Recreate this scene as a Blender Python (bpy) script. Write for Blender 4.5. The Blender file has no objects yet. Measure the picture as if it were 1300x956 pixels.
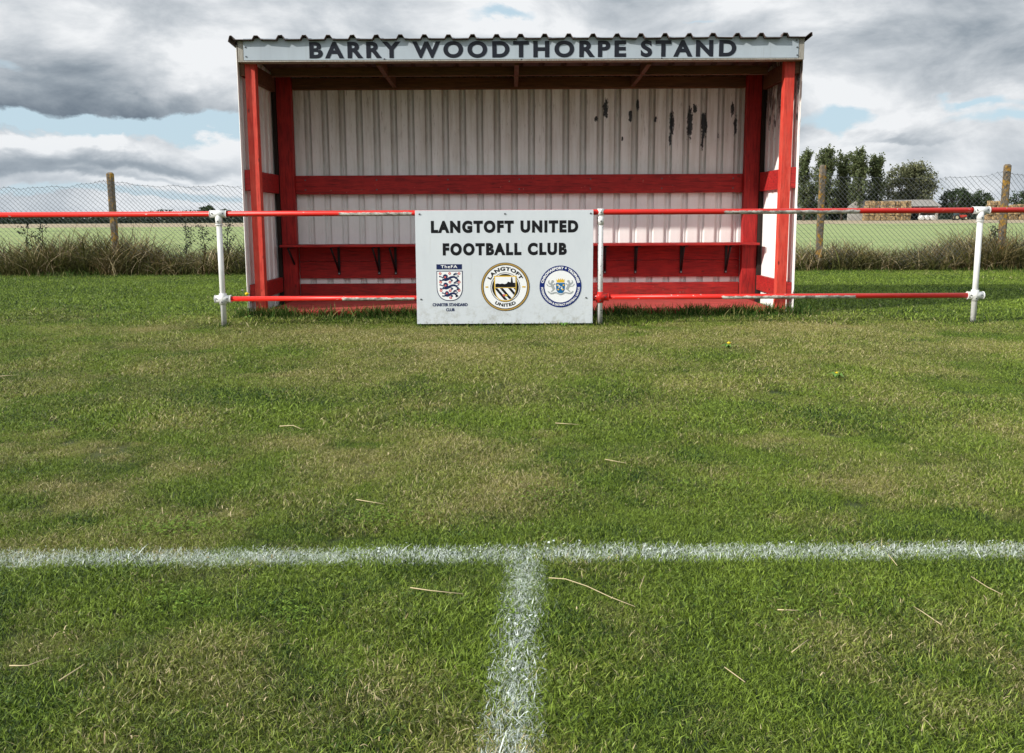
import bpy, math, random
import numpy as np
from mathutils import Matrix, Vector

random.seed(7)
RNG = np.random.default_rng(7)
PI = math.pi
R = math.radians
scene = bpy.context.scene
COL = scene.collection

# ------------------------------------------------------------------ camera model
F = 1100.0; CX = 650.0; CY = 433.5; CAMZ = 1.10
PITCH = 8.15; ROLL = 0.28
CAMROT = Matrix.Rotation(R(90 - PITCH), 3, 'X') @ Matrix.Rotation(R(-ROLL), 3, 'Z')

def ray(px, py):
    return CAMROT @ Vector(((px - CX) / F, -(py - CY) / F, -1.0))
def at(px, py, Y):                       # point on the plane y = Y
    r = ray(px, py); t = Y / r.y
    return Vector((r.x * t, Y, CAMZ + r.z * t))
def gnd(px, py, z=0.0):                  # point on the ground
    r = ray(px, py); t = (z - CAMZ) / r.z
    return Vector((r.x * t, r.y * t, z))

# ------------------------------------------------------------------ node helper
class NT:
    def __init__(s, tree):
        s.t = tree; s.n = tree.nodes; s.l = tree.links
    def new(s, typ, **kw):
        n = s.n.new(typ)
        for k, v in kw.items(): setattr(n, k, v)
        return n
    def put(s, inp, v):
        if v is None: return
        if isinstance(v, bpy.types.NodeSocket): s.l.new(v, inp)
        else:
            try: inp.default_value = v
            except Exception:
                inp.default_value = (v[0], v[1], v[2], 1.0)
    def m(s, op, a, b=None, c=None, clamp=False):
        n = s.new('ShaderNodeMath', operation=op); n.use_clamp = clamp
        s.put(n.inputs[0], a); s.put(n.inputs[1], b); s.put(n.inputs[2], c)
        return n.outputs[0]
    def add(s, a, b): return s.m('ADD', a, b)
    def sub(s, a, b): return s.m('SUBTRACT', a, b)
    def mul(s, a, b): return s.m('MULTIPLY', a, b)
    def noise(s, vec, scale, detail=4, rough=.55, dist=0, out=0):
        n = s.new('ShaderNodeTexNoise')
        s.put(n.inputs['Vector'], vec); n.inputs['Scale'].default_value = scale
        n.inputs['Detail'].default_value = detail; n.inputs['Roughness'].default_value = rough
        n.inputs['Distortion'].default_value = dist
        return n.outputs[out]
    def ramp(s, fac, stops, interp='LINEAR'):
        n = s.new('ShaderNodeValToRGB'); e = n.color_ramp; e.interpolation = interp
        while len(e.elements) < len(stops): e.elements.new(.5)
        for el, (p, c) in zip(e.elements, stops):
            el.position = p
            el.color = (c, c, c, 1) if isinstance(c, (int, float)) else (c[0], c[1], c[2], 1)
        s.put(n.inputs[0], fac); return n.outputs[0]
    def mix(s, fac, a, b, blend='MIX'):
        n = s.new('ShaderNodeMix', data_type='RGBA', blend_type=blend)
        s.put(n.inputs[0], fac)
        for i, v in ((6, a), (7, b)):
            if isinstance(v, tuple) and len(v) == 3: v = (*v, 1)
            s.put(n.inputs[i], v)
        return n.outputs[2]
    def mapr(s, v, a, b, c=0., d=1.):
        n = s.new('ShaderNodeMapRange'); n.clamp = True
        s.put(n.inputs[0], v)
        for i, q in enumerate((a, b, c, d)): n.inputs[i + 1].default_value = q
        return n.outputs[0]
    def scalev(s, vec, sc):
        n = s.new('ShaderNodeVectorMath', operation='MULTIPLY')
        s.put(n.inputs[0], vec); n.inputs[1].default_value = sc
        return n.outputs[0]
    def sep(s, vec):
        n = s.new('ShaderNodeSeparateXYZ'); s.put(n.inputs[0], vec); return n.outputs
    def comb(s, x, y, z):
        n = s.new('ShaderNodeCombineXYZ')
        for i, v in enumerate((x, y, z)): s.put(n.inputs[i], v)
        return n.outputs[0]
    def pos(s): return s.new('ShaderNodeNewGeometry').outputs['Position']
    def obj(s): return s.new('ShaderNodeTexCoord').outputs['Object']
    def attr(s, name, out='Fac'):
        n = s.new('ShaderNodeAttribute'); n.attribute_name = name; return n.outputs[out]

def mat(name, build=None, color=None, rough=.7, spec=.3, metal=0):
    m = bpy.data.materials.new(name); m.use_nodes = True
    nt = NT(m.node_tree); b = m.node_tree.nodes['Principled BSDF']
    b.inputs['Roughness'].default_value = rough
    b.inputs['Specular IOR Level'].default_value = spec
    b.inputs['Metallic'].default_value = metal
    if color: b.inputs['Base Color'].default_value = (*color, 1)
    if build: build(nt, b)
    return m
def bump(nt, b, h, strength=.3, dist=.01):
    n = nt.new('ShaderNodeBump'); n.inputs['Strength'].default_value = strength
    n.inputs['Distance'].default_value = dist
    nt.put(n.inputs['Height'], h); nt.l.new(n.outputs[0], b.inputs['Normal'])

# ------------------------------------------------------------------ materials
def redwood(vertical, sunlit):
    def f(nt, b):
        p = nt.pos(); s = nt.sep(p)
        g = nt.noise(nt.scalev(p, (34, 34, 3) if vertical else (2.6, 8, 34)), 2.0, 6, .62, .5)
        g2 = nt.noise(p, 6, 5, .65)
        v = nt.new('ShaderNodeTexVoronoi'); nt.put(v.inputs['Vector'], nt.scalev(p, (5, 5, 2.4) if vertical else (2.4, 2.4, 5))); v.inputs['Scale'].default_value = 1.5
        knot = nt.mapr(v.outputs['Distance'], .05, .11, 1, 0)
        if sunlit: c0, c1, cd = (.60, .044, .027), (.67, .085, .055), (.40, .030, .020)  # front posts brighter, inner timber darker: sunlight and shade put into the red
        else: c0, c1, cd = (.36, .016, .016), (.47, .026, .021), (.16, .008, .009)
        c = nt.mix(nt.mapr(g2, .35, .7), c0, c1)
        c = nt.mix(nt.mapr(g, .46, .70), c, cd)
        fade = nt.mapr(nt.noise(nt.scalev(p, (5, 5, 1) if vertical else (1, 3, 5)), 3, 6, .7), .52, .68)
        c = nt.mix(nt.mul(fade, .35), c, (.52, .13, .10) if sunlit else (.20, .012, .012))
        chip = nt.mapr(nt.noise(p, 19, 5, .7), .70, .72)
        c = nt.mix(nt.mul(chip, .8), c, (.28, .20, .15))
        c = nt.mix(nt.mul(knot, .8), c, (.10, .012, .01))
        sp = nt.mapr(nt.noise(nt.scalev(p, (1, 1, .35)), 46, 3, .6), .72, .77)
        c = nt.mix(nt.mul(sp, .6), c, (.50, .36, .30))
        low = nt.mul(nt.mapr(s[2], .40, .0), nt.mapr(nt.noise(p, 11, 5, .7), .42, .62))
        c = nt.mix(nt.mul(low, .6), c, (.12, .035, .025))
        nt.l.new(c, b.inputs['Base Color']); b.inputs['Roughness'].default_value = .6
        bump(nt, b, g, .3, .004)
    return f
def m_floorred(nt, b):
    p = nt.pos()
    g = nt.noise(nt.scalev(p, (1.5, 14, 10)), 2.0, 6, .65, .4)
    c = nt.mix(nt.mapr(g, .3, .7), (.36, .035, .03), (.58, .10, .085))
    d = nt.mapr(nt.noise(p, 5, 6, .7), .5, .72)
    c = nt.mix(nt.mul(d, .6), c, (.22, .10, .08))
    nt.l.new(c, b.inputs['Base Color']); b.inputs['Roughness'].default_value = .8
    bump(nt, b, g, .3, .004)
def m_brownwood(nt, b):
    p = nt.pos()
    g = nt.noise(nt.scalev(p, (2, 9, 22)), 2.5, 6, .65, .5)
    c = nt.mix(nt.mapr(g, .3, .7), (.075, .036, .020), (.19, .090, .045))
    nt.l.new(c, b.inputs['Base Color']); bump(nt, b, g, .3, .004)
def m_greywood(nt, b):
    p = nt.pos()
    g = nt.noise(nt.scalev(p, (30, 30, 3)), 2.5, 6, .65, .5)
    c = nt.mix(nt.mapr(g, .3, .7), (.20, .18, .15), (.42, .40, .36))
    nt.l.new(c, b.inputs['Base Color']); bump(nt, b, g, .3, .004)
YB_ = 11.05
def clad(kind):
    def f(nt, b):
        p = nt.pos(); s = nt.sep(p)
        if kind == 'back': sv = (9, 2, .55)
        else: sv = (2, 9, .55)
        streak = nt.noise(nt.scalev(p, sv), 1.6, 7, .66, .2)
        fine = nt.noise(nt.scalev(p, (4, 4, .5)), 14, 5, .7)
        blot = nt.noise(p, 3.2, 6, .65)
        c = nt.mix(nt.mapr(blot, .3, .7), (.87, .865, .85), (.95, .945, .93))
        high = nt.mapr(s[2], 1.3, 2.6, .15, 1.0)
        topstreak = nt.mul(nt.mapr(streak, .44, .70), high)  # brown streaks, stronger towards the top of the sheet
        c = nt.mix(nt.mul(topstreak, .7), c, (.48, .42, .33))
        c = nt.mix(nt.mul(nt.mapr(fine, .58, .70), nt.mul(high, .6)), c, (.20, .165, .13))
        if kind == 'back':
            # darker tone in the ribs (recessed channels of the sheet), stronger higher up
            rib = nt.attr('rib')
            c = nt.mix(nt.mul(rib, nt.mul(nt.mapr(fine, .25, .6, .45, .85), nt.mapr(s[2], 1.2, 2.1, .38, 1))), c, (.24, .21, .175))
            # peeled flakes on the upper right of the wall
            fl = nt.noise(nt.scalev(p, (1.8, 1, .7)), 20, 5, .75, .3); fm = None
            for px, py, wx, wy in ((769, 138, 3.2, 12), (757, 151, 2.5, 3.2), (800, 148, 2.4, 7), (810, 133, 1.8, 7), (853, 157, 3.0, 17), (851, 175, 1.6, 9), (876, 155, 3.4, 20),
                                   (882, 138, 3.0, 6), (894, 160, 3.8, 16), (892, 180, 1.7, 12), (930, 138, 2.4, 8), (934, 160, 2.6, 12), (832, 152, 1.6, 4), (912, 172, 1.3, 4), (790, 176, 1.2, 3)):
                q = at(px, py, YB_); k = 103.0
                u = nt.mul(nt.sub(s[0], q.x), k / wx); v = nt.mul(nt.sub(s[2], q.z), k / wy)
                dd = nt.m('SQRT', nt.add(nt.mul(u, u), nt.mul(v, v)))
                fm = dd if fm is None else nt.m('MINIMUM', fm, dd)
            fm = nt.mapr(nt.add(fm, nt.mul(nt.sub(fl, .5), 3.4)), 1.0, .88)
            c = nt.mix(fm, c, (.045, .05, .055))
            ru = nt.mapr(nt.noise(p, 6.5, 4, .6), .73, .76)
            c = nt.mix(nt.mul(ru, .6), c, (.38, .22, .13))
        if kind == 'mossy':
            mo = nt.noise(nt.scalev(p, (4, 4.5, .9)), 5.0, 7, .72, .3)
            reg = nt.mapr(s[2], 1.75, 2.45, -.14, .12)
            mm = nt.mapr(nt.add(mo, reg), .52, .62)
            inner = nt.mapr(s[0], 3.05, 3.0, 1, 1)
            c = nt.mix(nt.mul(mm, .92), c, (.070, .048, .042))
        nt.l.new(c, b.inputs['Base Color']); b.inputs['Roughness'].default_value = .5
        bump(nt, b, blot, .1, .01)
    return f
def m_roofsheet(nt, b):
    p = nt.pos(); g = nt.noise(p, 9, 6, .7)
    c = nt.mix(nt.mapr(g, .35, .65), (.055, .042, .04), (.12, .085, .075))
    nt.l.new(c, b.inputs['Base Color']); b.inputs['Roughness'].default_value = .7
def m_board(nt, b):
    p = nt.pos(); g = nt.noise(nt.scalev(p, (1, 1, .4)), 3.2, 6, .65); f = nt.noise(p, 90, 2, .5)
    c = nt.mix(nt.mapr(g, .3, .75), (.64, .68, .715), (.57, .61, .65))
    c = nt.mix(nt.mul(nt.mapr(f, .70, .78), .35), c, (.35, .35, .33))
    sp_ = nt.mul(nt.mapr(nt.sep(p)[2], .30, .03), nt.mapr(nt.noise(p, 14, 6, .75), .48, .66))
    c = nt.mix(nt.mul(sp_, .55), c, (.26, .24, .17))
    sc_ = nt.mapr(nt.noise(nt.scalev(p, (6, 1, .8)), 4, 5, .7), .60, .70)
    c = nt.mix(nt.mul(sc_, .25), c, (.42, .43, .40))
    nt.l.new(c, b.inputs['Base Color']); b.inputs['Roughness'].default_value = .35
def m_fascia(nt, b):
    p = nt.pos(); g = nt.noise(nt.scalev(p, (1, 1, .3)), 3.2, 6, .65)
    c = nt.mix(nt.mapr(g, .3, .75), (.44, .50, .555), (.36, .41, .46))
    st = nt.mapr(nt.noise(nt.scalev(p, (9, 1, .6)), 3, 5, .6), .58, .75)
    c = nt.mix(nt.mul(st, .3), c, (.25, .26, .25))
    nt.l.new(c, b.inputs['Base Color']); b.inputs['Roughness'].default_value = .4
WORN = [(-1.73, -.99), (2.13, 3.50)]
def m_railred(nt, b):
    p = nt.pos(); s = nt.sep(p)
    n = nt.noise(p, 38, 4, .65); n2 = nt.noise(nt.scalev(p, (1, 4, 4)), 6, 5, .6)
    nrm = nt.sep(nt.new('ShaderNodeNewGeometry').outputs['Normal'])
    edge = nt.add(nt.mul(nt.sub(n2, .5), .9), nt.mul(nt.sub(n, .5), .8))
    low = nt.mapr(nt.add(nrm[2], edge), .35, .22)
    tot = None
    for a, c in WORN:
        w = nt.mul(nt.mapr(nt.add(s[0], nt.mul(nt.sub(n, .5), .06)), a, a + .01), nt.mapr(nt.add(s[0], nt.mul(nt.sub(n, .5), .06)), c, c - .01))
        tot = w if tot is None else nt.m('MAXIMUM', tot, w)
    worn = nt.mul(tot, low)
    chips = nt.mapr(nt.noise(nt.scalev(p, (.6, 1, 1)), 30, 4, .65), .67, .69)
    worn = nt.m('MAXIMUM', worn, nt.mul(chips, .9))
    red = nt.mix(nt.mapr(n2, .3, .7), (.66, .020, .012), (.54, .024, .018))
    wc = nt.mix(nt.mapr(nt.noise(nt.scalev(p, (.5, 1, 1)), 30, 5, .7), .4, .62), (.62, .61, .56), (.14, .12, .10))
    nt.l.new(nt.mix(worn, red, wc), b.inputs['Base Color']); b.inputs['Roughness'].default_value = .33
    bump(nt, b, worn, .3, .002)
def whitepost(amount):
    def f(nt, b):
        p = nt.pos(); s = nt.sep(p)
        n = nt.noise(p, 40, 4, .65); g = nt.noise(nt.scalev(p, (4, 4, 1)), 6, 5, .6)
        c = nt.mix(nt.mapr(g, .3, .7), (.80, .80, .79), (.60, .60, .58))
        c = nt.mix(nt.mapr(n, amount, amount + .025), c, (.07, .055, .05))
        low = nt.mul(nt.mapr(s[2], .12, .0), nt.mapr(nt.noise(p, 25, 5, .7), .4, .55))
        c = nt.mix(nt.mul(low, .8), c, (.10, .08, .06))
        nt.l.new(c, b.inputs['Base Color']); b.inputs['Roughness'].default_value = .4
        bump(nt, b, n, .15, .002)
    return f
def m_postconc(nt, b):
    p = nt.pos(); n = nt.noise(p, 9, 7, .72); n2 = nt.noise(p, 22, 5, .7)
    c = nt.mix(nt.mapr(n2, .3, .7), (.085, .068, .05), (.21, .18, .145))
    c = nt.mix(nt.mapr(n, .50, .56), c, (.34, .19, .03))
    c = nt.mix(nt.mul(nt.mapr(nt.noise(p, 13, 6, .7), .56, .62), .8), c, (.075, .06, .04))
    nt.l.new(c, b.inputs['Base Color']); b.inputs['Roughness'].default_value = .95
    bump(nt, b, n2, .8, .02)

TL0 = gnd(0, 711.5); TL1 = gnd(1300, 700.5)
HL0 = gnd(668, 705); HL1 = gnd(654, 870)
LW = .062
def line_mask(nt, p, soft=.02):
    """distance to the two painted lines, with an uneven edge; 1 inside"""
    s = nt.sep(p)
    def dist(a, b_):
        d = (b_ - a); d.z = 0; d.normalize(); nx, ny = -d.y, d.x
        return nt.m('ABSOLUTE', nt.add(nt.add(nt.mul(nt.sub(s[0], a.x), nx), nt.mul(nt.sub(s[1], a.y), ny)), 0.0))
    wob = nt.mul(nt.sub(nt.noise(p, 26, 3, .6), .5), .075)
    d1 = nt.add(dist(TL0, TL1), wob)
    d2 = nt.add(dist(HL0, HL1), wob)
    m1 = nt.mapr(d1, LW + soft * .4, LW - soft)
    m2 = nt.mul(nt.mapr(d2, LW + soft * .4, LW - soft), nt.mapr(s[1], TL0.y + .02, TL0.y))
    return nt.m('MAXIMUM', m1, m2)
def lattice(seed):
    return np.random.default_rng(seed).uniform(0, 1, (256, 256))
def vnoise(x, y, sc, seed, oct_=4, gain=.55):
    out = 0; amp = 1; tot = 0
    for o in range(oct_):
        Lt = lattice(seed + o); u = x * sc + 37.1 * o; v = y * sc + 11.7 * o
        iu = np.floor(u).astype(int); iv = np.floor(v).astype(int); fu = u - iu; fv = v - iv
        fu = fu * fu * (3 - 2 * fu); fv = fv * fv * (3 - 2 * fv)
        a = Lt[iu % 256, iv % 256]; b = Lt[(iu + 1) % 256, iv % 256]; c = Lt[iu % 256, (iv + 1) % 256]; d = Lt[(iu + 1) % 256, (iv + 1) % 256]
        out = out + amp * ((a * (1 - fu) + b * fu) * (1 - fv) + (c * (1 - fu) + d * fu) * fv); tot += amp; amp *= gain; sc *= 2.03
    return out / tot
DRY = [(560, 450, 150, 26, .34), (300, 440, 160, 22, .22), (900, 440, 160, 20, .25), (1200, 440, 110, 16, .25), (650, 424, 420, 9, .18), (1050, 415, 120, 9, .60), (80, 450, 90, 18, .12), (1010, 462, 110, 16, .22), (1200, 470, 110, 16, .15), (150, 421, 60, 5, .45), (240, 412, 90, 7, .30), (400, 425, 110, 12, .25), (760, 440, 120, 20, .22),
       (60, 480, 120, 18, .08), (280, 600, 150, 30, .05), (560, 575, 70, 20, .08), (420, 640, 130, 20, .12), (240, 790, 120, 40, .10), (560, 760, 50, 14, .12), (130, 690, 100, 20, .10), (460, 480, 90, 30, .12), (700, 500, 60, 10, .10),
       (1180, 810, 110, 40, .12), (930, 740, 60, 14, .06), (640, 610, 70, 30, .15), (150, 575, 120, 20, .08), (1060, 605, 60, 14, .14), (960, 640, 50, 10, .08), (370, 470, 90, 14, .2), (1150, 437, 150, 14, .15),
       (380, 505, 140, 10, -.22), (480, 530, 120, 14, -.25), (950, 522, 170, 18, -.30), (1150, 545, 150, 30, -.22), (860, 600, 140, 50, -.14), (1000, 690, 200, 30, -.14), (820, 800, 160, 60, -.16), (120, 370, 300, 18, -.45), (1150, 372, 220, 20, -.45),
       (20, 420, 60, 18, -.12), (1130, 660, 140, 30, -.12), (60, 540, 100, 20, -.12), (340, 850, 90, 30, -.15), (580, 850, 70, 24, -.2), (740, 530, 120, 16, -.22), (40, 640, 90, 20, -.05), (680, 660, 90, 20, -.12)]
DRYW = []
for px, py, wx, wy, a_ in DRY:
    c_ = gnd(px, py); r_ = gnd(px + wx, py); f_ = gnd(px, py - wy); n_ = gnd(px, py + wy)
    DRYW.append((c_.x, c_.y, abs(r_.x - c_.x), (f_.y - n_.y) / 2, a_))
def dryness(x, y):
    x = np.asarray(x, float); y = np.asarray(y, float)
    v = .15 + .8 * (vnoise(x, y, .9, 1) - .5) + 2.2 * (vnoise(x, y * 1.2, 3.6, 9, 4, .75) - .5)
    for cx, cy, sx, sy, a_ in DRYW: v = v + a_ * np.exp(-((x - cx) / sx) ** 2 - ((y - cy) / sy) ** 2)
    v = v - .35 * np.clip((y - 9.8) / 1.0, 0, 1)
    return np.clip(v, 0, 1)
def m_grass(nt, b):
    p = nt.pos(); r = nt.attr('rnd'); hgt = nt.attr('tip')
    def inst(name):
        n = nt.new('ShaderNodeAttribute'); n.attribute_type = 'INSTANCER'; n.attribute_name = name; return n.outputs['Fac']
    dry = inst('dry'); tuft = inst('shade')
    g = nt.mix(tuft, (.022, .066, .005), (.150, .220, .020))
    g = nt.mix(nt.mapr(r, .08, .42, .95, 0), g, (.007, .018, .003))  # near-black blades: shadow of the gaps in the turf, put into the colour
    g = nt.mix(nt.mapr(r, .45, .85, .0, .85), g, (.28, .39, .050))
    d = nt.mix(r, (.11, .115, .018), (.56, .50, .15))
    c = nt.mix(nt.mul(dry, .85), g, d)
    thr = nt.sub(.985, nt.mul(dry, .30))
    dead = nt.mapr(nt.sub(r, thr), 0.0, .02)
    c = nt.mix(nt.mul(dead, .9), c, (.56, .47, .27))
    c = nt.mix(nt.mapr(hgt, .0, .45, .5, 0), c, (.030, .028, .010))  # blade feet darkened, shade between blades painted in
    s = nt.sep(p)
    def dist(a, b_):
        dd = (b_ - a); dd.z = 0; dd.normalize(); nx, ny = -dd.y, dd.x
        return nt.m('ABSOLUTE', nt.add(nt.mul(nt.sub(s[0], a.x), nx), nt.mul(nt.sub(s[1], a.y), ny)))
    jit = nt.mul(nt.sub(r, .5), .07)
    lm = nt.m('MAXIMUM', nt.mapr(nt.add(dist(TL0, TL1), jit), LW, LW - .012), nt.mul(nt.mapr(nt.add(dist(HL0, HL1), jit), LW - .010, LW - .022), nt.m('LESS_THAN', s[1], TL0.y)))
    lm = nt.mul(lm, nt.m('GREATER_THAN', nt.m('FRACT', nt.mul(r, 7.31)), .50))
    c = nt.mix(nt.mul(lm, nt.mapr(hgt, .05, .5, .3, .92)), c, (.74, .80, .76))
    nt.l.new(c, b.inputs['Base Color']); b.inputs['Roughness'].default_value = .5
    b.inputs['Specular IOR Level'].default_value = .3
    tr = nt.new('ShaderNodeBsdfTranslucent'); nt.l.new(c, tr.inputs[0])
    mx = nt.new('ShaderNodeMixShader'); mx.inputs[0].default_value = .18
    nt.l.new(b.outputs[0], mx.inputs[1]); nt.l.new(tr.outputs[0], mx.inputs[2])
    nt.l.new(mx.outputs[0], nt.n['Material Output'].inputs['Surface'])
def m_soil(nt, b):
    p = nt.pos(); dry = nt.attr('dry')
    f = nt.noise(p, 55, 4, .75)
    c = nt.mix(nt.mapr(f, .35, .65), (.018, .030, .008), (.06, .085, .02))
    c = nt.mix(nt.mul(dry, .8), c, (.17, .15, .06))
    s = nt.sep(p)
    def dist(a, b_):
        dd = (b_ - a); dd.z = 0; dd.normalize(); nx, ny = -dd.y, dd.x
        return nt.m('ABSOLUTE', nt.add(nt.mul(nt.sub(s[0], a.x), nx), nt.mul(nt.sub(s[1], a.y), ny)))
    jt = nt.mul(nt.sub(f, .5), .08)
    lm = nt.m('MAXIMUM', nt.mapr(nt.add(dist(TL0, TL1), jt), LW, LW - .015), nt.mul(nt.mapr(nt.add(dist(HL0, HL1), jt), LW - .01, LW - .025), nt.m('LESS_THAN', s[1], TL0.y)))
    c = nt.mix(nt.mul(lm, nt.mapr(f, .44, .60)), c, (.55, .57, .51))
    nt.l.new(c, b.inputs['Base Color']); b.inputs['Roughness'].default_value = .95
    bump(nt, b, f, .6, .02)
def m_paintgrass(nt, b):
    p = nt.pos(); r = nt.attr('rnd'); h = nt.attr('tip')
    thin = nt.mapr(nt.noise(p, 9, 4, .65), .46, .58)
    c = nt.mix(nt.mapr(r, .2, .8), (.86, .88, .82), (.46, .57, .46))
    c = nt.mix(nt.mapr(r, .78, .82), c, (.22, .34, .18))
    c = nt.mix(nt.mul(thin, nt.mapr(r, .2, .5, .1, .8)), c, (.26, .36, .18))
    c = nt.mix(nt.mapr(h, 0, .4, .8, 0), c, (.07, .10, .06))  # dark feet: shade among the whitened blades is part of the colour
    nt.l.new(c, b.inputs['Base Color']); b.inputs['Roughness'].default_value = .7
    tr = nt.new('ShaderNodeBsdfTranslucent'); nt.l.new(c, tr.inputs[0])
    mx = nt.new('ShaderNodeMixShader'); mx.inputs[0].default_value = .2
    nt.l.new(b.outputs[0], mx.inputs[1]); nt.l.new(tr.outputs[0], mx.inputs[2])
    nt.l.new(mx.outputs[0], nt.n['Material Output'].inputs['Surface'])
def foliage(c0, c1, c2=None, trans=.2, patch=None):
    def f(nt, b):
        r = nt.attr('rnd'); p = nt.pos()
        c = nt.mix(r, c0, c1)
        if c2: c = nt.mix(nt.mapr(r, .80, .84), c, c2)
        if patch: c = nt.mix(nt.mul(nt.mapr(nt.noise(nt.scalev(p, (1, .6, 1)), 1.7, 3, .65), .44, .60), .75), c, nt.mix(r, patch[0], patch[1]))
        nt.l.new(c, b.inputs['Base Color']); b.inputs['Roughness'].default_value = .7
        b.inputs['Specular IOR Level'].default_value = .15
        tr = nt.new('ShaderNodeBsdfTranslucent'); nt.l.new(c, tr.inputs[0])
        mx = nt.new('ShaderNodeMixShader'); mx.inputs[0].default_value = trans
        nt.l.new(b.outputs[0], mx.inputs[1]); nt.l.new(tr.outputs[0], mx.inputs[2])
        nt.l.new(mx.outputs[0], nt.n['Material Output'].inputs['Surface'])
    return f
def m_field(nt, b):
    p = nt.pos()
    rows = nt.noise(nt.scalev(p, (.16, .9, 1)), .5, 6, .7)
    fine = nt.noise(p, 5, 5, .75)
    c = nt.mix(nt.mapr(rows, .35, .65), (.13, .22, .055), (.29, .35, .13))
    c = nt.mix(nt.mul(nt.mapr(fine, .42, .62), .55), c, (.36, .36, .18))
    nt.l.new(c, b.inputs['Base Color']); b.inputs['Roughness'].default_value = .9
    bump(nt, b, fine, .5, .05)
def m_stubble(nt, b):
    p = nt.pos(); n = nt.noise(nt.scalev(p, (1, .3, 1)), 1.2, 5, .7)
    c = nt.mix(nt.mapr(n, .35, .65), (.24, .19, .11), (.42, .33, .21))
    nt.l.new(c, b.inputs['Base Color'])
def m_ground(nt, b):
    p = nt.pos(); n = nt.noise(p, .05, 6, .6); f = nt.noise(p, 2, 5, .7)
    c = nt.mix(nt.mapr(n, .4, .6), (.09, .13, .045), (.19, .18, .08))
    c = nt.mix(nt.mul(f, .5), c, (.08, .08, .04))
    nt.l.new(c, b.inputs['Base Color'])
def m_straw(nt, b):
    p = nt.pos(); n = nt.noise(p, 2.6, 5, .8)
    c = nt.mix(nt.mapr(n, .42, .6), (.46, .33, .17), (.12, .075, .035))
    nt.l.new(c, b.inputs['Base Color']); bump(nt, b, n, .8, .2)
def m_barnroof(nt, b):
    p = nt.pos(); n = nt.noise(nt.scalev(p, (3, 1, 1)), 1.2, 5, .7)
    c = nt.mix(nt.mapr(n, .35, .65), (.20, .19, .17), (.34, .32, .29))
    nt.l.new(c, b.inputs['Base Color'])
def m_barnwall(nt, b):
    p = nt.pos(); n = nt.noise(p, 1.2, 5, .7)
    c = nt.mix(nt.mapr(n, .35, .65), (.45, .44, .41), (.32, .30, .27))
    nt.l.new(c, b.inputs['Base Color'])
def m_bark(nt, b):
    p = nt.pos(); n = nt.noise(nt.scalev(p, (3, 3, .6)), 3, 5, .7)
    nt.l.new(nt.mix(n, (.05, .04, .03), (.16, .13, .10)), b.inputs['Base Color'])

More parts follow.
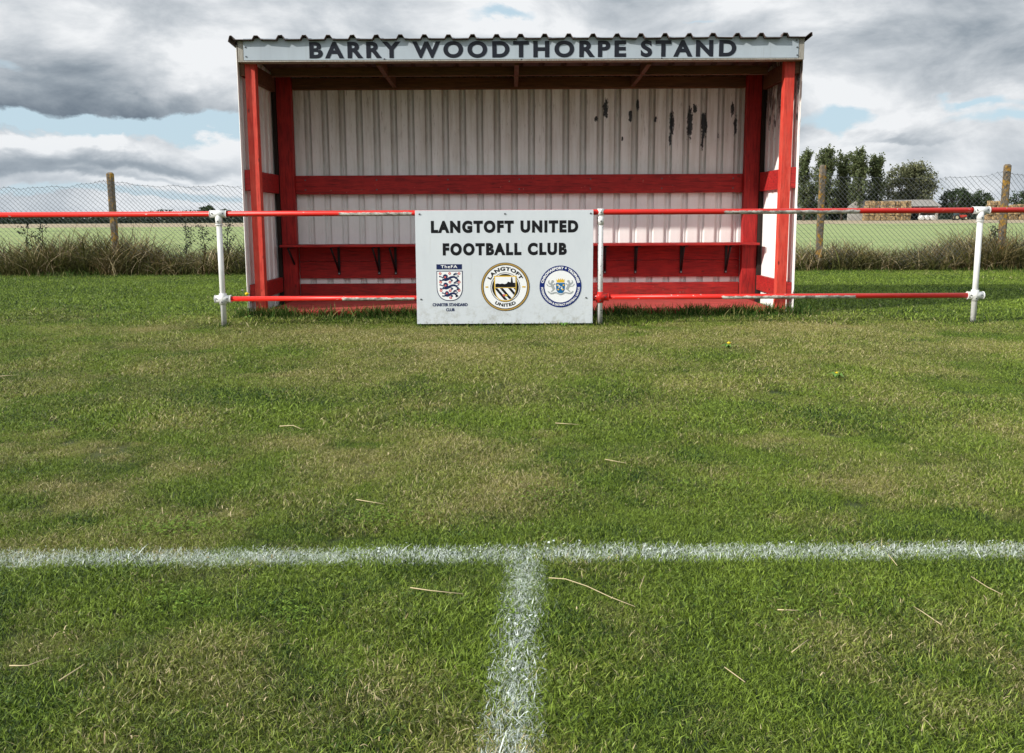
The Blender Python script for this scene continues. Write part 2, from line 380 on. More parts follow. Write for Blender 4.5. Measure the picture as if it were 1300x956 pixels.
M = dict(
    red=mat('red_painted_wood', redwood(False, False)), redv=mat('red_painted_post', redwood(True, False)), redlit=mat('sunlit_red_post', redwood(True, True)), floor=mat('worn_red_floor', m_floorred),  # front posts use a lit copy of the red, sunlight painted in
    brown=mat('brown_timber', m_brownwood), grey=mat('weathered_batten', m_greywood), studm=mat('black_timber', color=(.022, .015, .012), rough=.9),
    back=mat('white_back_sheet', clad('back')), side=mat('white_side_sheet', clad('side')),
    mossy=mat('mossy_side_sheet', clad('mossy')), roof=mat('dark_roof_sheet', m_roofsheet),
    board=mat('white_sign_board', m_board), fascia=mat('pale_fascia', m_fascia),
    ink=mat('charcoal_lettering', color=(.010, .012, .020), rough=.4),
    blackink=mat('black_ink', color=(.006, .006, .008), rough=.4),
    navy=mat('navy_ink', color=(.012, .022, .085), rough=.4),
    blue=mat('royal_blue_ink', color=(.004, .018, .15), rough=.4),
    midblue=mat('shield_blue_ink', color=(.01, .13, .33), rough=.4),
    gold=mat('gold_ink', color=(.42, .27, .075), rough=.4),
    yellowink=mat('crown_yellow_ink', color=(.72, .46, .04), rough=.4),
    rose=mat('rose_red_ink', color=(.62, .13, .12), rough=.4),
    white=mat('white_ink', color=(.84, .85, .86), rough=.4),
    silver=mat('silver_grey_ink', color=(.36, .39, .40), rough=.4),
    screw=mat('screw_steel', color=(.10, .10, .11), rough=.4, metal=.6),
    iron=mat('black_iron', color=(.012, .012, .013), rough=.5),
    railred=mat('red_rail_paint', m_railred),
    post=mat('white_post_paint', whitepost(.71)), postworn=mat('flaking_post_paint', whitepost(.60)),
    clampred=mat('red_clamp_paint', m_railred),
    conc=mat('lichen_post', m_postconc), wire=mat('galvanised_wire', color=(.13, .14, .145), rough=.6, metal=.2),
    grass=mat('lawn_grass', m_grass), soil=mat('turf_ground', m_soil), paintgrass=mat('painted_grass', m_paintgrass),
    verge=mat('dry_verge', foliage((.030, .023, .008), (.36, .27, .115), (.66, .53, .34), patch=((.018, .022, .006), (.16, .17, .05)))),
    vergegreen=mat('green_verge', foliage((.012, .016, .005), (.13, .14, .035))),
    weed=mat('dark_weed', foliage((.015, .022, .010), (.05, .055, .03))),
    tallgrass=mat('tall_grass', foliage((.014, .040, .006), (.085, .165, .022), (.26, .25, .09))),
    field=mat('pale_crop', m_field), stubble=mat('stubble_strip', m_stubble), ground=mat('open_ground', m_ground),
    poplar=mat('poplar_leaves', foliage((.035, .055, .022), (.16, .19, .085))),
    willow=mat('silvery_leaves', foliage((.06, .075, .035), (.19, .195, .105))),
    darkleaf=mat('dark_leaves', foliage((.018, .034, .014), (.055, .085, .030))),
    hedge=mat('hedge_leaves', foliage((.022, .038, .028), (.06, .085, .055))),
    bark=mat('bark', m_bark), straw=mat('bale_straw', m_straw),
    barnroof=mat('barn_roof', m_barnroof), barnwall=mat('barn_wall', m_barnwall),
    dark=mat('barn_inner_shade', color=(.02, .018, .016), rough=.9),  # shade inside the open barn, put into the back wall's colour
    wrap=mat('bale_wrap', color=(.60, .60, .58), rough=.35),
    tred=mat('tractor_red', color=(.55, .05, .03), rough=.4), tyre=mat('tyre', color=(.02, .02, .02), rough=.8),
    glass=mat('cab_glass', color=(.05, .08, .09), rough=.1), rim=mat('rim', color=(.5, .45, .3), rough=.5),
    clip=mat('dry_clipping', foliage((.30, .22, .10), (.70, .58, .36))), clover=mat('clover_leaf', foliage((.05, .11, .012), (.22, .32, .045))),
    stalk=mat('dry_stalk', color=(.52, .42, .25), rough=.6),
    petal=mat('dandelion_yellow', color=(.85, .62, .02), rough=.6), stem=mat('green_stem', color=(.10, .20, .03), rough=.6),
    fluff=mat('seed_head', color=(.55, .50, .42), rough=.8),
)

# ------------------------------------------------------------------ mesh helper
class MB:
    def __init__(s): s.v = []; s.f = []; s.sm = []
    def add(s, vs, fs, smooth=False):
        o = len(s.v); s.v += [tuple(v) for v in vs]
        s.f += [tuple(i + o for i in f) for f in fs]; s.sm += [smooth] * len(fs); return s
    def box(s, x0, x1, y0, y1, z0, z1, m=None):
        vs = [Vector((x, y, z)) for x in (x0, x1) for y in (y0, y1) for z in (z0, z1)]
        if m: vs = [m @ v for v in vs]
        return s.add(vs, [(0, 1, 3, 2), (4, 6, 7, 5), (0, 4, 5, 1), (2, 3, 7, 6), (0, 2, 6, 4), (1, 5, 7, 3)])
    def prism(s, poly, a0, a1, axis='x'):
        n = len(poly); vs = []
        for a in (a0, a1):
            for (p, q) in poly:
                vs.append((a, p, q) if axis == 'x' else (p, a, q) if axis == 'y' else (p, q, a))
        fs = [tuple(range(n)), tuple(range(2 * n - 1, n - 1, -1))]
        fs += [(i, (i + 1) % n, n + (i + 1) % n, n + i) for i in range(n)]
        return s.add(vs, fs)
    def tube(s, pts, rs, n=16, cap=True, smooth=True):
        pts = [Vector(p) for p in pts]
        if not isinstance(rs, (list, tuple)): rs = [rs] * len(pts)
        vs = []; t0 = (pts[1] - pts[0]).normalized()
        up = Vector((0, 0, 1)) if abs(t0.z) < .9 else Vector((1, 0, 0))
        a = t0.cross(up).normalized()
        for i, p in enumerate(pts):
            t = (pts[min(i + 1, len(pts) - 1)] - pts[max(i - 1, 0)]).normalized()
            a = (a - t * a.dot(t)).normalized(); b = t.cross(a)
            for k in range(n):
                w = 2 * PI * k / n; vs.append(p + (a * math.cos(w) + b * math.sin(w)) * rs[i])
        fs = []
        for i in range(len(pts) - 1):
            for k in range(n):
                fs.append((i * n + k, i * n + (k + 1) % n, (i + 1) * n + (k + 1) % n, (i + 1) * n + k))
        s.add(vs, fs, smooth)
        if cap:
            o = len(s.v) - len(vs)
            s.f += [tuple(o + k for k in reversed(range(n))), tuple(o + (len(pts) - 1) * n + k for k in range(n))]
            s.sm += [False, False]
        return s
    def ball(s, c, r, n=10, m=6, sz=1.0):
        vs = []; fs = []
        for j in range(m + 1):
            th = PI * j / m
            for k in range(n):
                ph = 2 * PI * k / n
                vs.append((c[0] + r * math.sin(th) * math.cos(ph), c[1] + r * math.sin(th) * math.sin(ph), c[2] + r * sz * math.cos(th)))
        for j in range(m):
            for k in range(n):
                fs.append((j * n + k, (j + 1) * n + k, (j + 1) * n + (k + 1) % n, j * n + (k + 1) % n))
        return s.add(vs, fs, True)

def worldloc(o):
    p = Vector((0, 0, 0))
    while o is not None:
        p += o.location; o = o.parent
    return p
def link(name, me, m, parent=None, origin=None, bevel=0):
    o = bpy.data.objects.new(name, me); COL.objects.link(o)
    if m: me.materials.append(m)
    if parent is not None:
        o.parent = parent
        me.transform(Matrix.Translation(-worldloc(parent)))
    elif origin is not None:
        me.transform(Matrix.Translation(-Vector(origin))); o.location = origin
    if bevel:
        md = o.modifiers.new('bevel', 'BEVEL'); md.width = bevel; md.segments = 2; md.limit_method = 'ANGLE'
    return o
def mesh(name, mb):
    me = bpy.data.meshes.new(name); me.from_pydata(mb.v, [], mb.f)
    me.polygons.foreach_set('use_smooth', mb.sm); me.update(); return me
def obj(name, mb, m, parent=None, origin=None, bevel=0):
    return link(name, mesh(name, mb), m, parent, origin, bevel)
def empty(name, loc):
    o = bpy.data.objects.new(name, None); COL.objects.link(o); o.location = loc; o.empty_display_size = .1; return o
def tag(o, label=None, cat=None, group=None, kind=None):
    for k, v in (('label', label), ('category', cat), ('group', group), ('kind', kind)):
        if v: o[k] = v
    return o
def kids(o): return [c for c in bpy.data.objects if c.parent == o]
def copy_tree(o, parent=None):
    c = o.copy(); COL.objects.link(c)
    if parent: c.parent = parent
    for ch in kids(o): copy_tree(ch, c)
    return c
def np_mesh(name, V, Fc, rnd=None, tip=None):
    """V (n,3), Fc list of arrays (k,3)/(k,4)"""
    me = bpy.data.meshes.new(name)
    lt = [np.full(len(f), f.shape[1], np.int32) for f in Fc]
    loops = np.concatenate([f.ravel() for f in Fc]).astype(np.int32)
    lt = np.concatenate(lt); ls = np.concatenate([[0], np.cumsum(lt)[:-1]]).astype(np.int32)
    me.vertices.add(len(V)); me.vertices.foreach_set('co', V.astype(np.float32).ravel())
    me.loops.add(len(loops)); me.loops.foreach_set('vertex_index', loops)
    me.polygons.add(len(lt)); me.polygons.foreach_set('loop_start', ls); me.polygons.foreach_set('loop_total', lt)
    me.update(calc_edges=True)
    for nm, arr in (('rnd', rnd), ('tip', tip)):
        if arr is not None:
            a = me.attributes.new(nm, 'FLOAT', 'POINT'); a.data.foreach_set('value', arr.astype(np.float32))
    return me
def blades(base, h, w, lean, ang, rnd, rng, droop=.5, segs=2):
    """ribbon blades; each: segs quads + tip triangle"""
    n = len(base); dx = np.cos(ang); dy = np.sin(ang)
    yaw = rng.uniform(0, 2 * PI, n); wx = np.cos(yaw); wy = np.sin(yaw)
    rows = []
    for k in range(segs + 1):
        t = k / (segs + .0 + 1)
        off = h * lean * (t ** (1 + droop)); zz = h * (t - .30 * lean * t * t)
        ww = w * (1 - .35 * t) * .5
        c = base + np.stack([dx * off, dy * off, zz], 1)
        rows.append(c - np.stack([wx * ww, wy * ww, 0 * ww], 1)); rows.append(c + np.stack([wx * ww, wy * ww, 0 * ww], 1))
    c = base + np.stack([dx * h * lean, dy * h * lean, h * (1 - .30 * lean)], 1)
    rows.append(c)
    K = len(rows); V = np.stack(rows, 1).reshape(-1, 3); o = (np.arange(n) * K)[:, None]
    q = []
    for k in range(segs):
        q.append(o + np.array([[2 * k, 2 * k + 1, 2 * k + 3, 2 * k + 2]]))
    q = np.concatenate(q); t3 = o + np.array([[2 * segs, 2 * segs + 1, 2 * segs + 2]])
    tips = np.concatenate([np.repeat(np.arange(segs + 1) / (segs + 1), 2), [1.]])
    return V, [q, t3], np.repeat(rnd, K), np.tile(tips, n)

# ------------------------------------------------------------------ setting: ground
def sheet(name, x0, x1, y0, y1, z, m, label=None):
    mb = MB(); mb.add([(x0, y0, z), (x1, y0, z), (x1, y1, z), (x0, y1, z)], [(0, 1, 2, 3)])
    o = obj(name, mb, M[m]); tag(o, kind='structure'); return o
g = sheet('ground', -3000, 3000, -60, 6000, -.012, 'ground')
g['label'] = 'open flat farmland reaching to the horizon'
xs_ = np.linspace(-16, 17, 166); ys_ = np.linspace(-6, 18, 161); gx_, gy_ = np.meshgrid(xs_, ys_)
Vl = np.stack([gx_.ravel(), gy_.ravel(), np.full(gx_.size, -.004)], 1); ii = np.arange(160)[:, None] * 166 + np.arange(165)[None]; ii = ii.ravel()
lme = np_mesh('lawn', Vl, [np.stack([ii, ii + 1, ii + 167, ii + 166], 1)])
a_ = lme.attributes.new('dry', 'FLOAT', 'POINT'); a_.data.foreach_set('value', dryness(Vl[:, 0], Vl[:, 1]).astype(np.float32))
lawn = link('lawn', lme, M['soil']); tag(lawn, 'mown turf of the football pitch surround', kind='structure')
sheet('crop_field', -320, 360, 19.2, 122, -.006, 'field')['label'] = 'pale green crop field beyond the wire fence'
sheet('stubble_strip', -320, 360, 122.02, 230, -.006, 'stubble')['label'] = 'pale dry strip at the far edge of the crop field'

# ------------------------------------------------------------------ grass (instanced tufts)
gcol = bpy.data.collections.new('grass_tufts')     # source meshes, not linked to the scene
specs = [(.12, 1000, (.009, .023), .0018), (.25, 2000, (.010, .025), .0030), (.50, 3600, (.016, .038), .0058)]
for ci, (rad, n, hh, w) in enumerate(specs):
    for vi in range(4):
        rg = np.random.default_rng(100 + ci * 10 + vi)
        a = rg.uniform(0, 2 * PI, n); r = rad * np.sqrt(rg.uniform(0, 1, n))
        # clump the blades a little
        cl = rg.integers(0, max(8, n // 14), n); ca = rg.uniform(0, 2 * PI, n // 14 + 9); cr = rad * np.sqrt(rg.uniform(0, 1, n // 14 + 9))
        base = np.stack([r * np.cos(a), r * np.sin(a)], 1); cen = np.stack([cr * np.cos(ca), cr * np.sin(ca)], 1)[cl]
        k = rg.uniform(.12, .80, n)[:, None]
        base = base * k + cen * (1 - k); base = np.concatenate([base, np.full((n, 1), -.003)], 1)
        h = rg.uniform(*hh, n) * (1 + .5 * (rg.uniform(0, 1, n) > .93)); lean = rg.uniform(.2, 1.3, n)
        flat = rg.uniform(0, 1, n) > .92; lean[flat] = rg.uniform(1.4, 2.3, flat.sum())
        ww = w * rg.uniform(.6, 1.35, n)
        V, Fc, rn, tp = blades(base, h, ww, lean, rg.uniform(0, 2 * PI, n), rg.uniform(0, 1, n), rg)
        nl = (14, 20, 30)[ci] if vi % 2 else 2; lw = (.0032, .0048, .007)[ci]
        ac = rg.uniform(0, 2 * PI, nl); rc = rad * .5 * rg.uniform(0, 1, nl); cc = np.stack([rc * np.cos(ac), rc * np.sin(ac), rg.uniform(.014, .028, nl)], 1)
        yw = rg.uniform(0, 2 * PI, nl); tl = rg.normal(0, .3, nl); U = np.stack([np.cos(yw), np.sin(yw), tl], 1) * lw; W = np.stack([-np.sin(yw), np.cos(yw), rg.normal(0, .3, nl)], 1) * lw * .8
        Vq = np.stack([cc - U, cc - U * .2 + W, cc + U, cc - U * .2 - W], 1).reshape(-1, 3); o_ = len(V)
        V = np.concatenate([V, Vq]); Fc = [Fc[0], Fc[1], o_ + np.arange(nl * 4).reshape(nl, 4)]
        rn = np.concatenate([rn, np.repeat(rg.uniform(.3, .6, nl), 4)]); tp = np.concatenate([tp, np.full(nl * 4, .8)])
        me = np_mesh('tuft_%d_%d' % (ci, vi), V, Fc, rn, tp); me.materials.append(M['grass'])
        o = bpy.data.objects.new('tuft_%d_%d' % (ci, vi), me); gcol.objects.link(o)
pts = []; idx = []; sc = []; rz = []
def lay(y0, y1, sp, ci, skip=None):
    y = y0
    while y < y1:
        half = .62 * y * 1.06 + 1.0
        n = int(2 * half / sp) + 1
        for i in range(n):
            x = -half + i * sp + random.uniform(-.45, .45) * sp; yy = y + random.uniform(-.45, .45) * sp
            if -2.85 < x < 3.0 and yy > 9.62 and yy < 11.05: continue
            pts.append((x, yy, 0)); idx.append(ci * 4 + random.randrange(4))
            sc.append(random.uniform(.8, 1.25)); rz.append(random.uniform(0, 2 * PI))
        y += sp
lay(1.35, 4.4, .09, 0); lay(4.4, 9.4, .185, 1); lay(9.4, 17.5, .34, 2)
me = bpy.data.meshes.new('grass'); me.from_pydata(pts, [], [])
a = me.attributes.new('pick', 'INT', 'POINT'); a.data.foreach_set('value', idx)
pa = np.array(pts)
a = me.attributes.new('dry', 'FLOAT', 'POINT'); a.data.foreach_set('value', dryness(pa[:, 0], pa[:, 1]).astype(np.float32))
sh = np.clip(.48 + 1.7 * (vnoise(pa[:, 0], pa[:, 1], 1.7, 31) - .5) + 2.4 * (vnoise(pa[:, 0], pa[:, 1], 5.5, 41, 3, .8) - .5), 0, 1)
a = me.attributes.new('shade', 'FLOAT', 'POINT'); a.data.foreach_set('value', sh.astype(np.float32))
a = me.attributes.new('scl', 'FLOAT', 'POINT'); hv = np.clip(.5 + 2.6 * (vnoise(pa[:, 0], pa[:, 1], 3.2, 61, 3, .7) - .5), 0, 1); a.data.foreach_set('value', (np.array(sc) * (.62 + .75 * hv)).astype(np.float32))
a = me.attributes.new('rotv', 'FLOAT_VECTOR', 'POINT')
a.data.foreach_set('vector', np.stack([np.zeros(len(rz)), np.zeros(len(rz)), np.array(rz)], 1).astype(np.float32).ravel())
grass = bpy.data.objects.new('grass', me); COL.objects.link(grass)
tag(grass, 'short mown turf, green with yellow dry patches', 'grass', kind='stuff')
ng = bpy.data.node_groups.new('scatter', 'GeometryNodeTree')
ng.interface.new_socket('Geometry', in_out='INPUT', socket_type='NodeSocketGeometry')
ng.interface.new_socket('Geometry', in_out='OUTPUT', socket_type='NodeSocketGeometry')
gi = ng.nodes.new('NodeGroupInput'); go = ng.nodes.new('NodeGroupOutput')
ip = ng.nodes.new('GeometryNodeInstanceOnPoints'); cinfo = ng.nodes.new('GeometryNodeCollectionInfo')
cinfo.inputs[0].default_value = gcol; cinfo.inputs[1].default_value = True; cinfo.inputs[2].default_value = True
def named(nm, ty):
    n = ng.nodes.new('GeometryNodeInputNamedAttribute'); n.data_type = ty; n.inputs[0].default_value = nm; return n.outputs[0]
ng.links.new(gi.outputs[0], ip.inputs['Points']); ng.links.new(cinfo.outputs[0], ip.inputs['Instance'])
ip.inputs['Pick Instance'].default_value = True
ng.links.new(named('pick', 'INT'), ip.inputs['Instance Index'])
er = ng.nodes.new('FunctionNodeEulerToRotation'); ng.links.new(named('rotv', 'FLOAT_VECTOR'), er.inputs[0])
ng.links.new(er.outputs[0], ip.inputs['Rotation'])
ng.links.new(named('scl', 'FLOAT'), ip.inputs['Scale']); ng.links.new(ip.outputs[0], go.inputs[0])
md = grass.modifiers.new('scatter', 'NODES'); md.node_group = ng

# painted lines: white-washed blades along the touchline and the halfway line
def line_blades(a, b_, dens, name, lab, ystop=None):
    d = b_ - a; L = d.length; d.normalize(); nrm = Vector((-d.y, d.x, 0)); n = int(L * 2 * LW * dens)
    rg = np.random.default_rng(hash(len(lab)) % 1000)
    t = rg.uniform(0, L, n); s = np.clip(rg.normal(0, LW * (.50 if ystop else .62), n), -LW * 1.4, LW * 1.4)
    base = np.stack([a.x + d.x * t + nrm.x * s, a.y + d.y * t + nrm.y * s, np.full(n, -.003)], 1)
    if ystop is not None:
        keep = base[:, 1] < ystop; base = base[keep]; n = len(base)
    dn = vnoise(base[:, 0] + 50, base[:, 1] + 50, 7.0, 71, 3, .7) + rg.uniform(-.13, .13, n) > (.30 if ystop else .39); base = base[dn]; n = len(base)
    V, Fc, rn, tp = blades(base, rg.uniform(.006, .017, n), .0026 * rg.uniform(.6, 1.5, n), rg.uniform(.8, 2.6, n),
                           rg.uniform(0, 2 * PI, n), rg.uniform(0, 1, n), rg)
    o = link(name, np_mesh(name, V, Fc, rn, tp), M['paintgrass']); tag(o, lab, kind='structure')
dl = (TL1 - TL0).normalized()
line_blades(TL0 - dl * 1.2, TL1 + dl * 1.2, 34000, 'touchline', 'white painted touchline across the turf')
dh = (HL1 - HL0).normalized()
line_blades(HL0, HL1 + dh * .6, 46000, 'halfway_line', 'white painted line meeting the touchline at right angles', ystop=TL0.y - .03)

# ------------------------------------------------------------------ the stand
XC = .10; YF = 9.64; YB = 11.05
st = empty('football_stand', (XC, YF, 0))
tag(st, 'red and white open fronted spectator stand of corrugated sheets with a bench inside', 'stand')
def bx(name, m, x0, x1, y0, y1, z0, z1, bevel=.004, parent=st):
    return obj(name, MB().box(x0, x1, y0, y1, z0, z1), M[m], parent, bevel=bevel)
for sgn in (-1, 1):
    a, b_ = sorted((XC + sgn * 2.85, XC + sgn * 2.96)); bx('front_post', 'redlit', a, b_, YF, YF + .10, .02, 2.90)
    a, b_ = sorted((XC + sgn * 2.785, XC + sgn * 2.965)); bx('back_post', 'redv', a, b_, YB - .16, YB - .06, .02, 2.80)
    a, b_ = sorted((XC + sgn * 2.967, XC + sgn * 3.012)); bx('corner_stud', 'studm', a, b_, YB - .20, YB - .03, .0, 2.80)  # near-black upright between back post and side sheet
    for z0, z1 in ((1.405, 1.63), (.19, .37)):
        a, b_ = sorted((XC + sgn * 2.962, XC + sgn * 3.018)); bx('side_rail', 'red', a, b_, YF + .004, YB - .205, z0, z1)
    a, b_ = sorted((XC + sgn * 2.962, XC + sgn * 3.015)); bx('side_top_beam', 'brown', a, b_, YF + .006, YB - .205, 2.62, 2.80)
    # corrugated side sheet: runs front to back, ribs vertical
    mb = MB(); prof = []; y = YF - .06; x = XC + sgn * 3.024; k = 0
    while y < YB + .02:
        for dy, dx in ((0, 0), (.075, 0), (.090, .030), (.135, .030), (.150, 0)):
            prof.append((x + sgn * dx, y + dy))
        y += .20
    nv = len(prof); zs = [-.0, 1.0, 2.0, 2.93]
    vs = []
    for z in zs:
        wob = .004 * math.sin(z * 5 + sgn)
        vs += [(px + wob + (-sgn) * .02 * (1 - z / 3) * 0, py, z) for px, py in prof]
    fs = [(j * nv + i, j * nv + i + 1, (j + 1) * nv + i + 1, (j + 1) * nv + i) for j in range(len(zs) - 1) for i in range(nv - 1)]
    mb.add(vs, fs)
    o = obj('side_cladding', mb, M['side' if sgn < 0 else 'mossy'], st)
    so = o.modifiers.new('thick', 'SOLIDIFY'); so.thickness = .003
    tag(o, 'white corrugated side sheet, clean' if sgn < 0 else 'white corrugated side sheet with brown moss streaks')
# back cladding with rib attribute
prof = []; ribv = []; x = XC - 3.03 + .02; pitch = .214
while x < XC + 3.02:
    for dx, dy, rb in ((0, 0, .25), (.006, 0, 0), (.118, 0, 0), (.130, .003, .9), (.140, .024, .8), (.160, .024, .35), (.167, .017, .15), (.177, .017, .15), (.184, .024, .5), (.202, .024, .9), (.211, .002, .8)):
        if x + dx < XC + 3.03: prof.append((x + dx, YB + dy)); ribv.append(rb)
    x += pitch
nv = len(prof); zs = [.02, .9, 1.8, 2.84]
mb = MB(); mb.add([(px, py, z) for z in zs for px, py in prof],
                  [(j * nv + i, j * nv + i + 1, (j + 1) * nv + i + 1, (j + 1) * nv + i) for j in range(len(zs) - 1) for i in range(nv - 1)])
o = obj('back_cladding', mb, M['back'], st); tag(o, 'white corrugated back wall with peeling flakes at the upper right')
at_ = o.data.attributes.new('rib', 'FLOAT', 'POINT'); at_.data.foreach_set('value', ribv * len(zs))
so = o.modifiers.new('thick', 'SOLIDIFY'); so.thickness = .003; so.offset = 1
# beams and boards on the back
xi0, xi1 = XC - 2.784, XC + 2.784
mbm = bx('middle_beam', 'red', xi0, xi1, YB - .085, YB - .004, 1.395, 1.625)
for k in range(7):
    for dz in (-.06, .06): obj('screw', MB().tube([(xi0 + .12 + k * .888, YB - .088, 1.51 + dz), (xi0 + .12 + k * .888, YB - .084, 1.51 + dz)], .010, 8), M['screw'], mbm)
bx('back_board', 'red', xi0, xi1, YB - .040, YB - .004, .345, .555, .003)
bx('back_board', 'red', xi0, xi1, YB - .040, YB - .004, .558, .748, .003)
bx('kick_board', 'red', xi0, xi1, YB - .045, YB - .004, .095, .275, .003)
bx('top_beam', 'brown', xi0, xi1, YB - .09, YB - .004, 2.665, 2.80)
bench = bx('bench_seat', 'red', XC - 2.93, XC + 2.93, YB - .42, YB - .165, .750, .778, .004)
bx('bench_seat_board', 'red', xi0, xi1, YB - .16, YB - .044, .750, .777, .004)
for px in (377, 430, 481, 502, 560, 612, 664, 716, 768, 807, 865, 922):
    p = at(px, 330, YB - .06)
    mb = MB(); x = p.x
    mb.box(x - .016, x + .016, YB - .052, YB - .0405, .39, .748)
    mb.box(x - .016, x + .016, YB - .40, YB - .053, .736, .7485)
    a0 = Vector((x, YB - .056, .44)); a1 = Vector((x - .03, YB - .37, .735))
    mb.tube([a0, a1], .013, 8)
    br = obj('bench_bracket', mb, M['iron'], st)
    obj('bolt', MB().ball((x, YB - .056, .405), .011, 8, 5), M['silver'], br)
# floor
fl = [(YF + .10, YF + .39), (YF + .396, YF + .70), (YF + .706, YF + 1.01), (YF + 1.016, YB - .165)]
for i, (a, b_) in enumerate(fl): bx('floor_board', 'floor', XC - 2.84, XC + 2.84, a, b_, .045, .078 - .0015 * (i % 2), .003)
bx('floor_edge', 'red', XC - 2.95, XC + 2.95, YF - .035, YF - .004, -.01, .072, .003)
bx('floor_board', 'floor', XC - 2.845, XC + 2.845, YF - .002, YF + .095, .045, .079, .003)
# roof timbers
bx('purlin', 'brown', XC - 2.83, XC + 2.83, 10.20, 10.26, 2.70, 2.80)
bx('front_beam', 'brown', XC - 2.845, XC + 2.845, YF - .02, YF + .03, 2.745, 2.90)
for px in (-1.45, .04, 1.47):
    for (ya, yb, za, zb) in ((YF + .034, 10.195, 2.725, 2.70), (10.265, YB - .095, 2.70, 2.68)):
        mb = MB()
        mb.add([(px + dx, y, z + dz) for dx in (0, .05) for (y, z) in ((ya, za), (yb, zb)) for dz in (0, .115)],
               [(0, 1, 3, 2), (4, 6, 7, 5), (0, 4, 5, 1), (2, 3, 7, 6), (0, 2, 6, 4), (1, 5, 7, 3)])
        obj('rafter', mb, M['brown'], st, bevel=.003)
# roof sheet
mb = MB(); prof = []; x = XC - 3.045
x0 = x; first = True
prof.append((x0 - .020, -.02)); prof.append((x0 - .004, .038))
prof += [(x0 + .018, .042), (x0 + .045, .0)]
k = 0
hx = at(323, 45, 9.4).x
while True:
    c = hx + k * .2525
    if c > XC + 2.93: break
    prof += [(c - .045, 0), (c - .020, .042), (c + .020, .042), (c + .045, 0)]; k += 1
xe = XC + 3.045
prof += [(xe - .05, .0), (xe, .045), (xe + .018, .046), (xe + .024, .01)]
nv = len(prof); ys = [YF - .195, YF - .1, 10.3, YB + .10]
def rzf(y): return 2.965 - (y - 9.4) * .075
vs = []
rg = random.Random(3); jag = [rg.uniform(-.004, .004) for _ in prof]
for j, y in enumerate(ys):
    vs += [(px, y + (jag[i] * 2 if j == 0 else 0), rzf(y) + pz + jag[i]) for i, (px, pz) in enumerate(prof)]
mb.add(vs, [(j * nv + i, j * nv + i + 1, (j + 1) * nv + i + 1, (j + 1) * nv + i) for j in range(len(ys) - 1) for i in range(nv - 1)])
o = obj('roof_sheet', mb, M['roof'], st); so = o.modifiers.new('thick', 'SOLIDIFY'); so.thickness = .006
# fascia sign with lettering
FY = YF - .14
fz0 = at(660, 75, FY).z; fz1 = at(660, 46.5, FY).z
fx0 = at(309, 62, FY).x; fx1 = at(1014, 60, FY).x
fas = bx('fascia_sign', 'fascia', fx0, fx1, FY, FY + .02, fz0, fz1 - .005, .002)
for (a, b_) in ((fx0 - .062, fx0 - .003), (fx1 + .003, fx1 + .062)):
    bx('fascia_batten', 'grey', a, b_, FY + .004, FY + .10, fz0 - .004, fz1 - .012)
bx('soffit_batten', 'grey', fx0 - .06, fx1 + .06, FY - .004, FY + .12, fz0 - .018, fz0 - .004, .002)
for px, py in ((311.5, 60), (312.5, 72), (1011.5, 51), (1012, 60), (1012, 70), (488, 75), (662, 75.5), (840, 74)):
    p = at(px, py, FY); obj('screw', MB().tube([(p.x, FY - .006, min(p.z, fz1 - .02)), (p.x, FY + .005, min(p.z, fz1 - .02))], .008, 8), M['screw'], fas)

# ---- text helpers
def text_mesh(txt, offset=.0, spacing=1.0):
    c = bpy.data.curves.new('t', 'FONT'); c.body = txt; c.offset = offset; c.space_character = spacing; c.size = 1
    c.fill_mode = 'FRONT'; c.resolution_u = 6
    o = bpy.data.objects.new('t', c); COL.objects.link(o)
    bpy.context.view_layer.update(); dg = bpy.context.evaluated_depsgraph_get()
    me = bpy.data.meshes.new_from_object(o.evaluated_get(dg)); bpy.data.objects.remove(o); bpy.data.curves.remove(c)
    V = np.zeros(len(me.vertices) * 3, np.float32); me.vertices.foreach_get('co', V); V = V.reshape(-1, 3)
    fs = [tuple(p.vertices) for p in me.polygons]; bpy.data.meshes.remove(me)
    return V, fs
def flat_text(name, txt, x0, x1, z0, z1, Y, m, parent, offset=.0, spacing=1.0, depth=0):
    V, fs = text_mesh(txt, offset, spacing)
    a = V.min(0); b_ = V.max(0)
    capV, _ = text_mesh('H', offset); ca, cb = capV.min(0), capV.max(0)
    X = x0 + (V[:, 0] - a[0]) / (b_[0] - a[0]) * (x1 - x0); Z = z0 + (V[:, 1] - ca[1]) / (cb[1] - ca[1]) * (z1 - z0)
    mb = MB(); mb.add([(x, Y, z) for x, z in zip(X, Z)], fs)
    return obj(name, mb, M[m], parent)
def arc_text(name, txt, cx, cz, r, a0, a1, h, Y, m, parent, inward=False, offset=.0, spacing=1.0):
    """text around a circle; angles measured clockwise from the top, degrees; inward: letters read from inside (bottom arcs)"""
    V, fs = text_mesh(txt, offset, spacing); a = V.min(0); b_ = V.max(0)
    capV, _ = text_mesh('H', offset); ca, cb = capV.min(0), capV.max(0)
    t = (V[:, 0] - a[0]) / (b_[0] - a[0]); ang = np.radians(a0 + t * (a1 - a0))
    hh = (V[:, 1] - ca[1]) / (cb[1] - ca[1]) * h
    rr = (r - hh) if inward else (r + hh)
    mb = MB(); mb.add([(cx + q * math.sin(w), Y, cz + q * math.cos(w)) for q, w in zip(rr, ang)], fs)
    return obj(name, mb, M[m], parent)
p0 = at(393, 72.8, FY); p1 = at(935, 52, FY)
zc = (fz0 + fz1) / 2
lt = flat_text('lettering', 'BARRY WOODTHORPE STAND', p0.x, p1.x, at(664, 73, FY).z, at(664, 52, FY).z, FY - .003, 'ink', fas, .042, 1.34)

